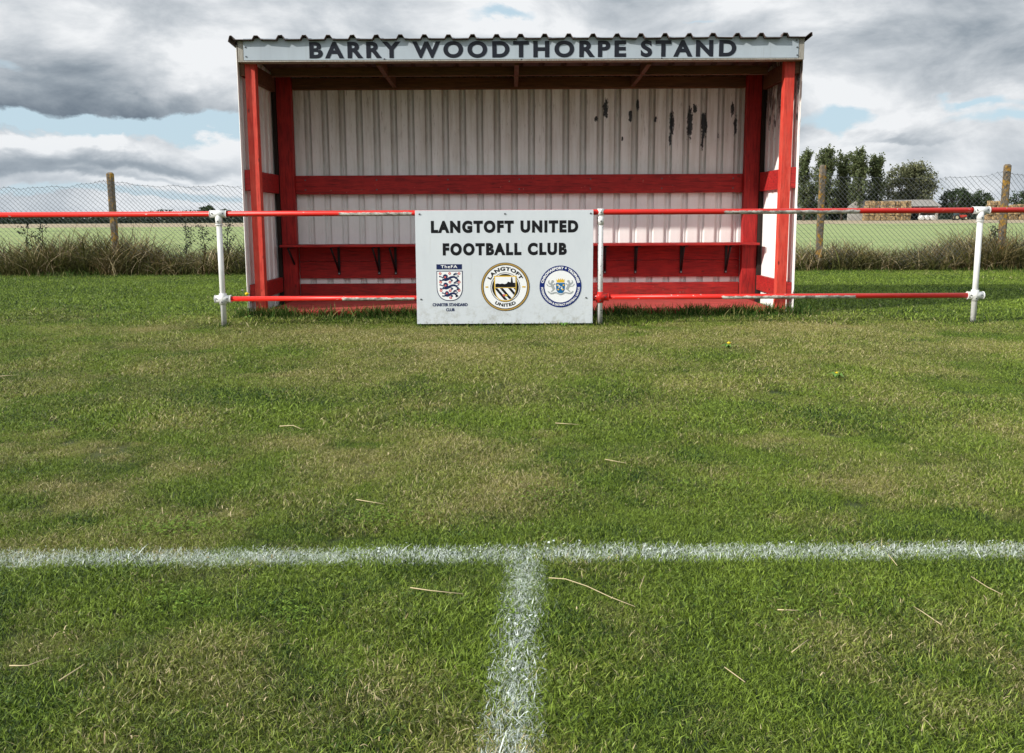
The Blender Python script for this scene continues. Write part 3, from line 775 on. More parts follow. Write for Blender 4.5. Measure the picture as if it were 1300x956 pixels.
# ------------------------------------------------------------------ railing
YR = 8.80; RR = .0275
rail = empty('pitch_railing', (.893, YR, 0))
tag(rail, 'red painted two rail pitch barrier on round white posts in front of the stand', 'railing')
zt = 1.148; zl = .292
pxs = [at(281, 340, YR).x, at(762, 340, YR).x, at(1240, 340, YR).x]
xs_all = [pxs[0] - 3.82] + pxs + [pxs[2] + 3.82]
obj('top_rail', MB().tube([(xs_all[0] - 2, YR, zt), (xs_all[-1] + 2, YR, zt)], RR, 24), M['railred'], rail)
obj('lower_rail', MB().tube([(pxs[0] + .02, YR, zl), (pxs[1] - .02, YR, zl)], RR - .002, 24), M['railred'], rail)
obj('lower_rail', MB().tube([(pxs[1] + .02, YR, zl), (pxs[2] - .02, YR, zl)], RR - .002, 24), M['railred'], rail)
def clamp(x, z, kind, m, parent):
    mb = MB(); r = RR + .009
    if kind == 'tee':
        mb.tube([(x - .085, YR, z), (x + .085, YR, z)], r, 20)
        mb.tube([(x, YR, z - .11), (x, YR, z - .01)], r - .002, 20)
        for e in (-.085, .078): mb.tube([(x + e, YR, z), (x + e + .007, YR, z)], r + .003, 20)
        mb.tube([(x, YR, z - .113), (x, YR, z - .105)], r + .003, 20)
    else:
        mb.tube([(x - .075, YR, z), (x + .085, YR, z)], r, 20)
        mb.tube([(x, YR, z - .055), (x, YR, z + .055)], r + .001, 20)
        for e in (-.079, .078): mb.tube([(x + e, YR, z), (x + e + .008, YR, z)], r + .004, 20)
    o = obj('pipe_clamp', mb, M[m], parent)
    for dx, dz in ((-.055, .004), (.055, .004), (0, -.075 if kind == 'tee' else -.03)):
        obj('set_screw', MB().tube([(x + dx, YR - r - .004, z + dz), (x + dx, YR - r + .012, z + dz)], .007, 8), M['screw'], o)
for i, x in enumerate(xs_all):
    mid = (i == 2)
    obj('post', MB().tube([(x, YR, -.05), (x, YR, zt - (.02 if not mid else -.022))], RR, 24), M['postworn' if mid else 'post'], rail)
    if mid:
        c = MB().tube([(x, YR, zt - .03), (x, YR, zt + .035)], RR + .008, 20)
        c.tube([(x, YR, zt - .125), (x, YR, zt - .045)], RR + .007, 20)
        o = obj('pipe_clamp', c, M['postworn'], rail)
        for dz in (0, -.09): obj('set_screw', MB().tube([(x, YR - .046, zt + dz), (x, YR - .03, zt + dz)], .007, 8), M['screw'], o)
        clamp(x, zl, 'cross', 'clampred', rail)
    else:
        clamp(x, zt, 'tee', 'post', rail)
        if i in (1, 3): clamp(x, zl, 'cross', 'post', rail)

# ------------------------------------------------------------------ club sign
SY = YR - RR - .014
c_tl = at(527, 267, SY); c_br = at(752.5, 410.5, SY); c_bl = at(529.5, 411, SY); c_tr = at(753, 266.3, SY)
sx0 = (c_tl.x + c_bl.x) / 2; sx1 = (c_tr.x + c_br.x) / 2; sz1 = (c_tl.z + c_tr.z) / 2; sz0 = (c_bl.z + c_br.z) / 2
sign = empty('club_sign', ((sx0 + sx1) / 2, SY, sz0))
tag(sign, 'large white board with black capitals and three crests, fixed to the railing', 'sign')
obj('board', MB().box(sx0, sx1, SY - .005, SY + .005, sz0, sz1), M['board'], sign, bevel=.0015)
def L(n): return SY - .005 - .0015 * n
for px, py in ((532.5, 272), (641, 271.5), (750, 271), (534.5, 380), (744, 378)):
    p = at(px, py, L(2)); obj('screw', MB().tube([(p.x, L(4), p.z), (p.x, L(0), p.z)], .0085, 10), M['screw'], sign)
def st_text(name, txt, xa, xb, yb, yt, m, parent, off, sp, n=1):
    a = at(xa, (yb + yt) / 2, L(n)); b_ = at(xb, (yb + yt) / 2, L(n)); xm = (xa + xb) / 2
    return flat_text(name, txt, a.x, b_.x, at(xm, yb, L(n)).z, at(xm, yt, L(n)).z, L(n), m, parent, off, sp)
st_text('lettering', 'LANGTOFT UNITED', 547, 734, 295.5, 280, 'blackink', sign, .062, 1.26)
st_text('lettering', 'FOOTBALL CLUB', 562, 719.5, 324, 308.5, 'blackink', sign, .062, 1.26)
PXM = 1 / ((F) / (SY * math.cos(R(PITCH)) + .5 * math.sin(R(PITCH))))      # metres per photo pixel on the sign
class Dec:
    """flat printed shapes in a crest, coordinates in photo pixels about a centre"""
    def __init__(s, cx, cy): s.c = at(cx, cy, L(1)); s.k = PXM
    def P(s, u, v, n): return (s.c.x + u * s.k, L(n), s.c.z - v * s.k)
    def poly(s, name, polys, m, parent, n=1):
        mb = MB()
        for pl in polys: mb.add([s.P(u, v, n) for u, v in pl], [tuple(range(len(pl)))])
        return obj(name, mb, M[m], parent)
    def ring(s, name, rings, m, parent, n=1, seg=64):
        mb = MB()
        for (cu, cv, r0, r1) in rings:
            vs = []; fs = []
            for k in range(seg):
                w = 2 * PI * k / seg
                vs += [s.P(cu + r0 * math.sin(w), cv - r0 * math.cos(w), n), s.P(cu + r1 * math.sin(w), cv - r1 * math.cos(w), n)]
                j = (k + 1) % seg; fs.append((2 * k, 2 * j, 2 * j + 1, 2 * k + 1))
            mb.add(vs, fs)
        return obj(name, mb, M[m], parent)
    def disc(s, cu, cv, r, seg=48): return [(cu + r * math.sin(2 * PI * k / seg), cv - r * math.cos(2 * PI * k / seg)) for k in range(seg)]
def shield(hw, top, bot, side, n=10):
    """outline, clockwise from the top left"""
    pts_ = [(-hw, top), (hw, top)]
    for k in range(n + 1):
        t = k / n; pts_.append((hw * math.cos(t * PI / 2) ** .8 if t < 1 else 0, side + (bot - side) * math.sin(t * PI / 2)))
    for k in range(1, n + 1):
        t = 1 - k / n; pts_.append((-hw * math.cos(t * PI / 2) ** .8, side + (bot - side) * math.sin(t * PI / 2)))
    return pts_
# --- three lions shield
d = Dec(571, 363); cr = d.poly('shield_crest', [shield(16.6, -19.2, 19.2, 3)], 'navy', sign, 1)
d.poly('shield_field', [shield(15.7, -18.2, 18.2, 2.6)], 'white', cr, 2)
d.poly('name_bar', [[(-16.6, -27.5), (15.8, -27.5), (15.8, -21), (-16.6, -21)]], 'navy', cr, 1)
a = d.P(-11, -22.6, 2); b_ = d.P(10, -26.4, 2)
flat_text('lettering', 'TheFA', a[0], b_[0], a[2], b_[2], L(2), 'white', cr, .015, 1.12)
def stroke(pts_, ws):
    P_ = [Vector(p) for p in pts_]; l_ = []; r_ = []
    for i, p in enumerate(P_):
        t = (P_[min(i + 1, len(P_) - 1)] - P_[max(i - 1, 0)]).normalized(); nn = Vector((-t.y, t.x)) * ws[i] * .5
        l_.append(tuple(p + nn)); r_.append(tuple(p - nn))
    return l_ + r_[::-1]
def smooth_pts(pts_, ws, n=5):
    """Catmull-Rom resample"""
    out = []; wo = []
    P_ = [pts_[0]] + list(pts_) + [pts_[-1]]; W = [ws[0]] + list(ws) + [ws[-1]]
    for i in range(1, len(P_) - 2):
        for k in range(n):
            t = k / n; q = []
            for ax in (0, 1):
                p0_, p1_, p2_, p3_ = (P_[i + j][ax] for j in (-1, 0, 1, 2))
                q.append(.5 * (2 * p1_ + (-p0_ + p2_) * t + (2 * p0_ - 5 * p1_ + 4 * p2_ - p3_) * t * t + (-p0_ + 3 * p1_ - 3 * p2_ + p3_) * t ** 3))
            out.append(tuple(q)); wo.append(W[i] * (1 - t) + W[i + 1] * t)
    out.append(pts_[-1]); wo.append(ws[-1]); return stroke(out, wo)
for (ox, oy, sc_) in ((-.3, -11.6, 1.0), (0, -1.0, 1.0), (.4, 9.2, .80)):
    def T(pts_): return [(ox + u * sc_, oy + v * sc_) for u, v in pts_]
    lion = [
        smooth_pts(T([(-9, 3.0), (-5, 3.9), (-1.5, 2.6), (2, .6), (6, .2), (9.5, 2.2)]), [1.6, 3.0, 3.2, 2.6, 2.6, 1.4]),   # body
        d.disc(ox - 5.2 * sc_, oy - .4 * sc_, 3.0 * sc_, 16),                                                                # maned head
        smooth_pts(T([(-8.0, 1.2), (-10.5, .0), (-13, -.6)]), [1.2, 1.2, 1.8]),                                              # raised paw
        smooth_pts(T([(-7.5, 4.2), (-10, 4.6), (-12.6, 4.2)]), [1.3, 1.2, 1.7]),                                             # front leg
        smooth_pts(T([(1, 3.2), (3.5, 4.4), (1.6, 5.6)]), [1.5, 1.5, 1.2]),                                                  # middle leg
        smooth_pts(T([(7.6, 1.8), (10.6, 3.2), (9.0, 5.6), (12.5, 4.4)]), [1.8, 1.5, 1.4, 1.2]),                             # hind leg
        smooth_pts(T([(8.6, .4), (11.5, -.6), (9.2, -2.8), (5.0, -2.4), (8.0, -4.6), (10.4, -4.2)]), [.8, .8, .8, .8, 1.2, .7]),  # tail
    ]
    for i_, pl in enumerate(lion): pass
    mb = MB()
    for i_, pl in enumerate(lion): mb.add([d.P(u, v, 3 + .12 * i_) for u, v in pl], [tuple(range(len(pl)))])
    ln = obj('lion', mb, M['navy'], cr)
    obj('lion_face', MB().add([d.P(u, v, 4.2) for u, v in d.disc(ox - 5.4 * sc_, oy + .4 * sc_, 1.35 * sc_, 14)], [tuple(range(14))]), M['rose'], ln)
roses = [(-12, -15.8), (0, -15.8), (12, -15.8), (-11.6, -4.8), (.2, -4.8), (12, -4.8), (-11.2, 5.8), (.4, 6.0), (11.8, 5.8), (.8, 15.0)]
for u, v in roses: d.ring('rose', [(u, v, .65, 1.7)], 'rose', cr, 3, 16)
a = d.P(-22.3, 26.0, 1); b_ = d.P(22.5, 22.0, 1)
flat_text('lettering', 'CHARTER STANDARD', a[0], b_[0], a[2], b_[2], L(1), 'navy', cr, .045)
a = d.P(-5.2, 32.4, 1); b_ = d.P(5.6, 28.5, 1)
flat_text('lettering', 'CLUB', a[0], b_[0], a[2], b_[2], L(1), 'navy', cr, .045)
# --- round black and gold crest
d = Dec(641.5, 364.2); cr = d.ring('round_crest', [(0, 0, 30.2, 30.8), (0, 0, 27.6, 28.4)], 'blackink', sign, 2)
tag(cr, 'round black and gold crest in the middle of the board')
d.ring('gold_ring', [(0, 0, 28.4, 30.2)], 'gold', cr, 2)
d.poly('crest_field', [d.disc(0, 0, 27.6)], 'white', cr, 1)
d.ring('inner_ring', [(0, .5, 18.2, 18.8)], 'blackink', cr, 2)
d.poly('inner_disc', [d.disc(0, .5, 17.0)], 'blackink', cr, 2)
arc_text('lettering', 'LANGTOFT', d.c.x, d.c.z, 20.6 * PXM, -64, 64, 4.9 * PXM, L(2), 'blackink', cr, False, .045, 1.15)
arc_text('lettering', 'UNITED', d.c.x, d.c.z, 25.4 * PXM, 213, 147, 4.2 * PXM, L(2), 'blackink', cr, True, .04, 1.1)
for q_ in ([(-25.2, -.8), (-21.8, -.8), (-21.8, .9), (-25.2, .9)], [(21.4, -.8), (25.6, -.8), (25.6, .9), (21.4, .9)]): d.poly('gold_mark', [q_], 'yellowink', cr, 2)
d.poly('shield_border', [shield(14.2, -14.2, 18.6, 0)], 'yellowink', cr, 3)
d.poly('shield_sky', [[(-12.8, -12.8), (12.8, -12.8), (12.9, .4), (-12.9, .4)]], 'white', cr, 4)
d.poly('skyline', [[(-12.6, .2), (-12.6, -3.6), (-10, -4.6), (-7, -3.8), (-4, -4.4), (-1, -3.6), (1.5, -4.2), (3.5, -6.8), (5, -6.2), (7.0, -5.6), (7.6, -12.4), (8.6, -12.4), (9.6, -5.4), (12.6, -5.2), (12.7, .2)]], 'blackink', cr, 5)
low = [(u, v) for u, v in shield(12.9, 1.4, 17.2, 2.2)]
d.poly('stripe_field', [low], 'white', cr, 4)
def clip_stripe(u0, w):
    """diagonal black stripe leaning to the right as it goes down, clipped to the shield"""
    L_ = []; Rr = []
    for k in range(13):
        v = 1.5 + k * 1.25; s_ = max(0, min(1, (v - 2.2) / 15.0)); half = 12.7 * math.cos(math.asin(s_)) ** .8
        a_ = max(-half, min(half, u0 + (v - 1.5) * .85)); b2 = max(-half, min(half, u0 + w + (v - 1.5) * .85))
        if b2 - a_ > .1: L_.append((a_, v)); Rr.append((b2, v))
    return L_ + Rr[::-1] if len(L_) > 1 else None
for q in (clip_stripe(-14.0, 3.8), clip_stripe(-7.0, 3.8), clip_stripe(3.4, 3.8), clip_stripe(10.4, 3.8)):
    if q: d.poly('stripe', [q], 'blackink', cr, 5)
d.poly('ball_mark', [d.disc(-1.8, 10.6, 1.5, 12)], 'rose', cr, 6)
d.poly('gold_scroll', [[(-.6, 10.0), (1.0, 9.2), (2.6, 10.2), (2.6, 11.6), (.4, 12.2), (-.6, 11.4)]], 'yellowink', cr, 6)
# --- round blue crest
d = Dec(711.5, 363.7); cr = d.ring('round_crest', [(0, 0, 20.4, 26.6)], 'blue', sign, 2)
tag(cr, 'round royal blue crest at the right of the board')
d.poly('crest_field', [d.disc(0, 0, 20.4)], 'white', cr, 1)
arc_text('lettering', 'CHROMASPORT & TROPHIES', d.c.x, d.c.z, 21.9 * PXM, -79, 79, 3.3 * PXM, L(3), 'white', cr, False, .055, 1.08)
arc_text('lettering', 'PETERBOROUGH & DISTRICT FOOTBALL LEAGUE', d.c.x, d.c.z, 24.8 * PXM, 268, 92, 2.7 * PXM, L(3), 'white', cr, True, .04, 1.05)
d.poly('crown', [[(-4.6, -5.2), (-5.4, -9.4), (-3.4, -7.8), (-2.4, -10.4), (-1.0, -8.0), (.2, -10.6), (1.4, -8.0), (2.8, -10.4), (3.8, -7.8), (5.4, -9.6), (4.6, -5.2)]], 'yellowink', cr, 2)
d.poly('blue_shield', [shield(5.6, -4.6, 8.6, 1)], 'midblue', cr, 2)
d.poly('key_mark', [stroke([(-3.6, -2.6), (3.6, 4.4)], [1.5, 1.5]), [(-2.4, .2), (2.4, .2), (2.4, 1.6), (-2.4, 1.6)]], 'white', cr, 3)
for u, v in ((-3.8, -1.8), (3.8, -1.8), (-2.8, 3.8), (2.8, 3.8)): d.poly('gold_mark', [d.disc(u, v, 1.1, 12)], 'yellowink', cr, 4)
for sg in (-1, 1):
    def T(pts_): return [(sg * u, v) for u, v in pts_]
    parts_ = [smooth_pts(T([(8, 4), (10, 0), (11.5, -4), (9.5, -7)]), [3.2, 3.4, 2.4, 1.4]),
              d.disc(sg * 10, -6.6, 1.6, 12),
              smooth_pts(T([(11.5, -2), (15, -5), (14.5, -8)]), [2.0, 1.6, .6]),
              smooth_pts(T([(9.5, -1.5), (7.4, -3.5), (6.6, -2.6)]), [1.2, 1.0, .8]),
              smooth_pts(T([(12, 0), (16, -1), (17.5, -3.5)]), [.9, .8, .9]),
              smooth_pts(T([(9, 4), (12, 6.5)]), [1.4, 1.0])]
    mb = MB()
    for i_, pl in enumerate(parts_): mb.add([d.P(u, v, 2 + .12 * i_) for u, v in pl], [tuple(range(len(pl)))])
    obj('griffin', mb, M['silver'], cr)
mb = MB()
for i_, pl in enumerate([smooth_pts([(-16, 6.0), (-12, 8.8), (-6, 7.6), (0, 10.2), (6, 7.6), (12, 8.8), (16, 6.0)], [1.2, 1.7, 1.5, 1.4, 1.5, 1.7, 1.2])]):
    mb.add([d.P(u, v, 3) for u, v in pl], [tuple(range(len(pl)))])
obj('scroll', mb, M['silver'], cr)

# ------------------------------------------------------------------ wire fence
YW = 17.4
fence = empty('wire_fence', (0, YW, 0)); tag(fence, 'sagging chain link fence on lichen covered concrete posts along the field edge', 'fence')
pl_ = at(146, 340, YW).x; pr1 = at(1041, 340, YW).x; pr2 = at(1273, 330, YW).x
stp = (pr1 - pl_) / 4
posts = [(pl_ - stp, 1.98), (pl_, at(140, 218.5, YW).z), (pl_ + stp, 2.0), (pl_ + 2 * stp, 2.03), (pl_ + 3 * stp, 2.05),
         (pr1, at(1044, 209, YW).z), (pr2, at(1277, 208, YW).z), (pr2 + stp, 2.1)]
for i, (x, h) in enumerate(posts):
    mb = MB(); w = .056; rg = random.Random(i); n = 9; sl = rg.uniform(-.02, .02)
    sec = [(-w, -w * .8), (-w * .6, -w), (w * .6, -w), (w, -w * .8), (w, w * .8), (w * .6, w), (-w * .6, w), (-w, w * .8)]
    vs = []
    zz = [-.05 + (h + .02) * k / n for k in range(n + 1)]; zz[-1] = h - .03; zz.append(h)
    for j, z in enumerate(zz):
        s_ = 1 + rg.uniform(-.05, .05) - (.35 if j == len(zz) - 1 else 0)
        vs += [(x + u * s_ + sl * z * .5 + rg.uniform(-.003, .003), YW + .10 + v * s_, z) for u, v in sec]
    m_ = 8; fs = [(j * m_ + k, j * m_ + (k + 1) % m_, (j + 1) * m_ + (k + 1) % m_, (j + 1) * m_ + k) for j in range(len(zz) - 1) for k in range(m_)]
    fs.append(tuple((len(zz) - 1) * m_ + k for k in range(m_)))
    mb.add(vs, fs); obj('post', mb, M['conc'], fence)
def topz(x):
    """height of the sagging top edge"""
    for (xa, ha), (xb, hb) in zip(posts, posts[1:]):
        if xa <= x <= xb:
            t = (x - xa) / (xb - xa); ta, tb = ha - .16, hb - .14
            return ta * (1 - t) + tb * t - .12 * (1 - abs(2 * t - 1) ** 3) + .012 * math.sin(x * 7.3) + .012 * math.sin(x * 13.1 + 1)
    return 1.85
def warp(x, z):
    tz = topz(max(posts[0][0] + .01, min(posts[-1][0] - .01, x))); s_ = z / 1.85
    return (x + .03 * math.sin(z * 2.3 + x * .9) + .018 * math.sin(z * 5 + x * 3.1), YW + .02 + .04 * math.sin(x * 1.3 + z) + .015 * math.sin(x * 5), s_ * tz)
cell = .098; H = 1.85
X0, X1 = posts[0][0], posts[-1][0]
V = []; Fq = []
def wire_line(pts3, r):
    o = len(V)
    for p in pts3:
        V.append((p[0], p[1] - r, p[2])); V.append((p[0] + r, p[1] + .5 * r, p[2] + .6 * r)); V.append((p[0] - r, p[1] + .5 * r, p[2] - .6 * r))
    for i in range(len(pts3) - 1):
        for k in range(3):
            Fq.append((o + i * 3 + k, o + i * 3 + (k + 1) % 3, o + (i + 1) * 3 + (k + 1) % 3, o + (i + 1) * 3 + k))
x = X0 - H
while x < X1:
    for sg in (1, -1):
        p_ = []
        for k in range(13):
            z = .02 + (H - .02) * k / 12; xx = (x + z) if sg > 0 else (x + H - z)
            if X0 <= xx <= X1: p_.append(warp(xx, z))
        if len(p_) > 1: wire_line(p_, .0031)
    x += cell
me = np_mesh('mesh_panel', np.array(V), [np.array(Fq)]); link('wire_mesh', me, M['wire'], fence)
V = []; Fq = []
for z, r in ((H, .004), (H * .5, .003)):
    wire_line([warp(X0 + (X1 - X0) * k / 300, z - .01) for k in range(301)], r)
xx = X0
while xx < X1:                                   # twisted knuckles along the top edge
    a_ = warp(xx, H - .012); b2 = warp(xx + .015, H + .014); wire_line([a_, b2], .004); xx += cell
link('line_wire', np_mesh('line_wire', np.array(V), [np.array(Fq)]), M['wire'], fence)

# ------------------------------------------------------------------ verge undergrowth
def verge_height(x):
    # metres; higher on the left of the stand and by the right hand post
    a_ = .60 + .48 * np.exp(-((x + 8.8) / 1.7) ** 2) + .10 * np.exp(-((x + 5.8) / .9) ** 2) + .30 * np.exp(-((x - 10.6) / 1.2) ** 2)
    return a_ * (1 + .16 * np.sin(x * 2.1) + .10 * np.sin(x * 5.3 + 1))
def scatter_verge(name, n, m, hk, w, lean, seed, lab, y0=16.75, y1=18.9):
    rg = np.random.default_rng(seed); x = rg.uniform(-12.5, 13.0, n)
    if seed == 21:
        cx_ = rg.uniform(-12.5, 13, 160); x = cx_[rg.integers(0, 160, n)] + rg.normal(0, .12, n)
    y = rg.uniform(y0, y1, n) + np.where(x > 0, .45, 0.0) * (y1 - 17) / 2
    h = verge_height(x) * rg.uniform(.35, 1.1, n) * hk * (1 - .35 * np.clip((17.3 - y), 0, 1))
    V_, F_, rn, tp = blades(np.stack([x, y, np.zeros(n) - .02], 1), h, w * rg.uniform(.5, 1.4, n), rg.uniform(*lean, n),
                            rg.uniform(0, 2 * PI, n), rg.uniform(0, 1, n), rg, droop=1.1, segs=3)
    o = link(name, np_mesh(name, V_, F_, rn, tp), M[m]); tag(o, lab, kind='stuff', cat='undergrowth')
scatter_verge('dry_undergrowth', 30000, 'verge', 1.08, .013, (.2, 2.0), 21, 'tangled brown dead grass along the foot of the wire fence')
scatter_verge('green_undergrowth', 17000, 'vergegreen', .80, .020, (.2, 1.3), 22, 'dark green rough grass along the foot of the wire fence')
scatter_verge('fringe_grass', 9000, 'tallgrass', .24, .009, (.2, 1.2), 23, 'fringe of longer bright green grass before the undergrowth', 16.2, 17.3)
# standing dead weeds
def weed(px, ytop, lab, seed):
    b0 = at(px, 330, 17.9); top = at(px, ytop, 17.9); h = top.z; rg = random.Random(seed)
    t = empty('dead_weed', (b0.x, 17.9, 0)); tag(t, lab, 'weed', 'dead weeds standing by the wire fence')
    mb = MB(); mb.tube([(b0.x, 17.9, -.02), (b0.x + rg.uniform(-.03, .03), 17.9, h * .5), (b0.x + rg.uniform(-.08, .08), 17.9, h)], [.010, .008, .004], 6)
    lf = MB()
    for k in range(7):
        z = h * (.35 + .09 * k); a_ = rg.uniform(0, 2 * PI); l_ = rg.uniform(.10, .26)
        q = Vector((b0.x + math.cos(a_) * l_, 17.9 + math.sin(a_) * l_ * .6, z + l_ * .8)); mb.tube([(b0.x, 17.9, z), q], [.005, .003], 5)
        for j in range(26):
            c_ = Vector((b0.x, 17.9, z)).lerp(q, rg.uniform(.1, 1)) + Vector((rg.gauss(0, .03), rg.gauss(0, .03), rg.gauss(0, .035)))
            u = Vector((rg.gauss(0, 1), rg.gauss(0, 1), rg.gauss(0, 1))).normalized() * .024; v = u.cross(Vector((rg.gauss(0, 1), rg.gauss(0, 1), 1))).normalized() * .014
            lf.add([c_ - u, c_ + v, c_ + u, c_ - v], [(0, 1, 2, 3)])
    obj('stem', mb, M['weed'], t); obj('seed_heads', lf, M['weed'], t)
weed(36, 282, 'dark dead weed at the far left, nearest the edge of the picture', 1)
weed(53, 285, 'dark dead weed second from the left by the wire fence', 2)
weed(238, 284, 'dark dead weed just left of the white railing post', 3)
weed(262, 287, 'bushy dark weed right behind the left white railing post', 4)
weed(289, 286, 'dark dead weed between the railing post and the stand', 5)
weed(1258, 288, 'dark dead weed beside the right hand concrete post', 6)
# taller grass hugging the stand, the sign and the railing posts
n = 5200; rg = np.random.default_rng(5)
bx_ = []; hh_ = []
cl_ = rg.uniform(-2.95, 3.25, 60)
for _ in range(5200):
    q = cl_[rg.integers(0, 60)] + rg.normal(0, .07) if rg.uniform() < .6 else rg.uniform(-2.95, 3.25)
    bx_.append((q, 9.61 - abs(rg.normal(0, .07)))); hh_.append(rg.uniform(.06, .20))
for _ in range(7000): bx_.append((rg.uniform(-2.85, 3.3), 9.60 - abs(rg.normal(0, .26)))); hh_.append(rg.uniform(.03, .075))
for _ in range(700): bx_.append((3.17 + abs(rg.normal(0, .12)), rg.uniform(9.4, 11.2))); hh_.append(rg.uniform(.04, .14))
for _ in range(500): bx_.append((-2.98 - abs(rg.normal(0, .08)), rg.uniform(9.4, 11.2))); hh_.append(rg.uniform(.04, .14))
for xx in xs_all:
    for _ in range(90): bx_.append((xx + rg.normal(0, .05), YR + rg.normal(0, .05))); hh_.append(rg.uniform(.03, .08))
for _ in range(1400): bx_.append((rg.uniform(sx0, sx1), rg.normal(8.83, .06))); hh_.append(rg.uniform(.03, .075))
bx_ = np.array(bx_); n = len(bx_)
V_, F_, rn, tp = blades(np.concatenate([bx_, np.zeros((n, 1)) - .005], 1), np.array(hh_), .0085 * rg.uniform(.6, 1.4, n), rg.uniform(.1, 1.0, n), rg.uniform(0, 2 * PI, n), rg.uniform(0, 1, n), rg)
tg = link('tall_grass', np_mesh('tall_grass', V_, F_, rn, tp), M['tallgrass']); tag(tg, 'uncut longer grass along the foot of the stand and posts', 'grass', kind='stuff')

# ------------------------------------------------------------------ trees
def leaves(cents, size, rg):
    n = len(cents); u = rg.normal(size=(n, 3)); u /= np.linalg.norm(u, axis=1)[:, None]
    w = rg.normal(size=(n, 3)); v = np.cross(u, w); v /= np.linalg.norm(v, axis=1)[:, None]
    s = size * rg.uniform(.5, 1.4, n)[:, None]; u = u * s; v = v * s * .6
    V_ = np.stack([cents - u, cents + v, cents + u, cents - v], 1).reshape(-1, 3)
    return V_, [np.arange(n * 4).reshape(n, 4)], np.repeat(rg.uniform(0, 1, n), 4)
def poplar(x, y, h, w, seed, lab):
    rg = np.random.default_rng(seed); t = empty('poplar_tree', (x, y, 0)); tag(t, lab, 'tree', 'tall poplars beyond the field')
    tr = MB().tube([(x, y, -.1), (x + .1, y, h * .5), (x, y, h * .92)], [.35, .2, .04], 8)
    C_ = []
    for k in range(95):
        z0 = h * rg.uniform(.05, .88); a = rg.uniform(0, 2 * PI); ln = h * rg.uniform(.12, .26) * (1 - .45 * z0 / h)
        sp = w * .5 * rg.uniform(.35, 1.0) * (math.sin(PI * min(1, .16 + z0 / h * .80)) ** .7)
        end = np.array([x + math.cos(a) * sp, y + math.sin(a) * sp, min(z0 + ln, h * rg.uniform(.93, 1.03))]); st_ = np.array([x, y, z0])
        tr.tube([tuple(st_), tuple(end)], [.07, .02], 4, False)
        m_ = 74; tt = rg.uniform(.2, 1.05, m_)[:, None]
        C_.append(st_ + (end - st_) * tt + rg.normal(0, .26, (m_, 3)) * np.array([1, 1, 1.5]))
    V_, F_, rn = leaves(np.concatenate(C_), .24, rg)
    obj('trunk', tr, M['bark'], t); link('crown', np_mesh('crown', V_, F_, rn), M['poplar'], t)
def roundtree(name, x, y, h, w, m, seed, lab, low=.08, leaf=.26, clumps=70, per=90, cz=.55, group=None, cs=.11):
    rg = np.random.default_rng(seed); t = empty(name, (x, y, 0)); tag(t, lab, 'tree', group)
    tr = MB().tube([(x, y, -.1), (x, y, h * .5)], [h * .03, h * .015], 8); C_ = []
    for k in range(clumps):
        u = rg.normal(size=3); u /= np.linalg.norm(u); rr = rg.uniform(.35, .95) ** .6
        c = np.array([x + u[0] * w * .46 * rr, y + u[1] * w * .46 * rr, h * cz + u[2] * h * (1 - cz) * .92 * rr])
        if c[2] < h * low: c[2] = h * low + rg.uniform(0, .1) * h
        tr.tube([(x, y, h * .3), tuple(c)], [.10, .03], 4, False)
        C_.append(c + rg.normal(0, w * cs * .55, (per, 3)) * np.array([1, 1, .75]))
    V_, F_, rn = leaves(np.concatenate(C_), leaf, rg)
    obj('trunk', tr, M['bark'], t); link('crown', np_mesh('crown', V_, F_, rn), M[m], t)
D = 205
def top_h(px, py, Y): return at(px, py, Y).z
for i, (px, py, w, dd, lab) in enumerate((
    (1021, 189, 6.6, 208, 'tall poplar half hidden behind the right edge of the stand'),
    (1046, 186, 6.3, 205, 'tall poplar behind the left of the two right hand fence posts'),
    (1069, 190, 6.2, 210, 'tall poplar in the middle of the row, above the barn gable'),
    (1089, 187, 6.6, 204, 'tallest broad poplar second from the right end of the row'),
    (1111, 196, 5.6, 207, 'poplar at the right end of the row with a gap before the round tree'))):
    poplar(at(px, 260, dd).x, dd, top_h(px, py, dd), w, 30 + i, lab)
roundtree('round_tree', at(1153, 260, 215).x, 215, top_h(1153, 202, 215), 12.8, 'willow', 41, 'large rounded silvery green tree between the poplars and the dark bushes', leaf=.27, clumps=120, per=110, cz=.52)
roundtree('bushy_tree', at(1213, 260, 214).x, 214, top_h(1213, 237, 214), 8.0, 'darkleaf', 42, 'round dark green tree just right of the barn', leaf=.22, clumps=60, per=90)
roundtree('bushy_tree', at(1231, 260, 218).x, 218, top_h(1232, 238, 218), 4.6, 'darkleaf', 43, 'narrow dark green tree, middle of the bushy clump', leaf=.22, clumps=34, per=80, cs=.16)
roundtree('bushy_tree', at(1244, 260, 215).x, 215, top_h(1245, 241, 215), 5.4, 'darkleaf', 44, 'dark green tree at the right of the bushy clump', leaf=.22, clumps=40, per=80, cs=.15)
roundtree('bushy_tree', at(1303, 260, 215).x, 215, top_h(1297, 241, 215), 8.6, 'darkleaf', 45, 'dark green tree cut off by the right edge of the picture', leaf=.24, clumps=60, per=90)
for px, py, lab in ((1031, 229, 'low dark tree filling the gap at the left foot of the poplar row'), (1060, 234, 'low dark tree at the foot of the middle poplars'), (1088, 240, 'low dark tree at the foot of the right hand poplars')):
    roundtree('bushy_tree', at(px, 260, 216).x, 216, top_h(px, py, 216), 8.0, 'darkleaf', 60 + px, lab, leaf=.24, clumps=46, per=90, low=.03, cz=.5)
roundtree('hedgerow_tree', at(264, 260, 260).x, 260, top_h(264, 258.5, 260), 5.6, 'darkleaf', 46, 'small dark tree on the horizon behind the left railing post', leaf=.25, clumps=40, per=70)
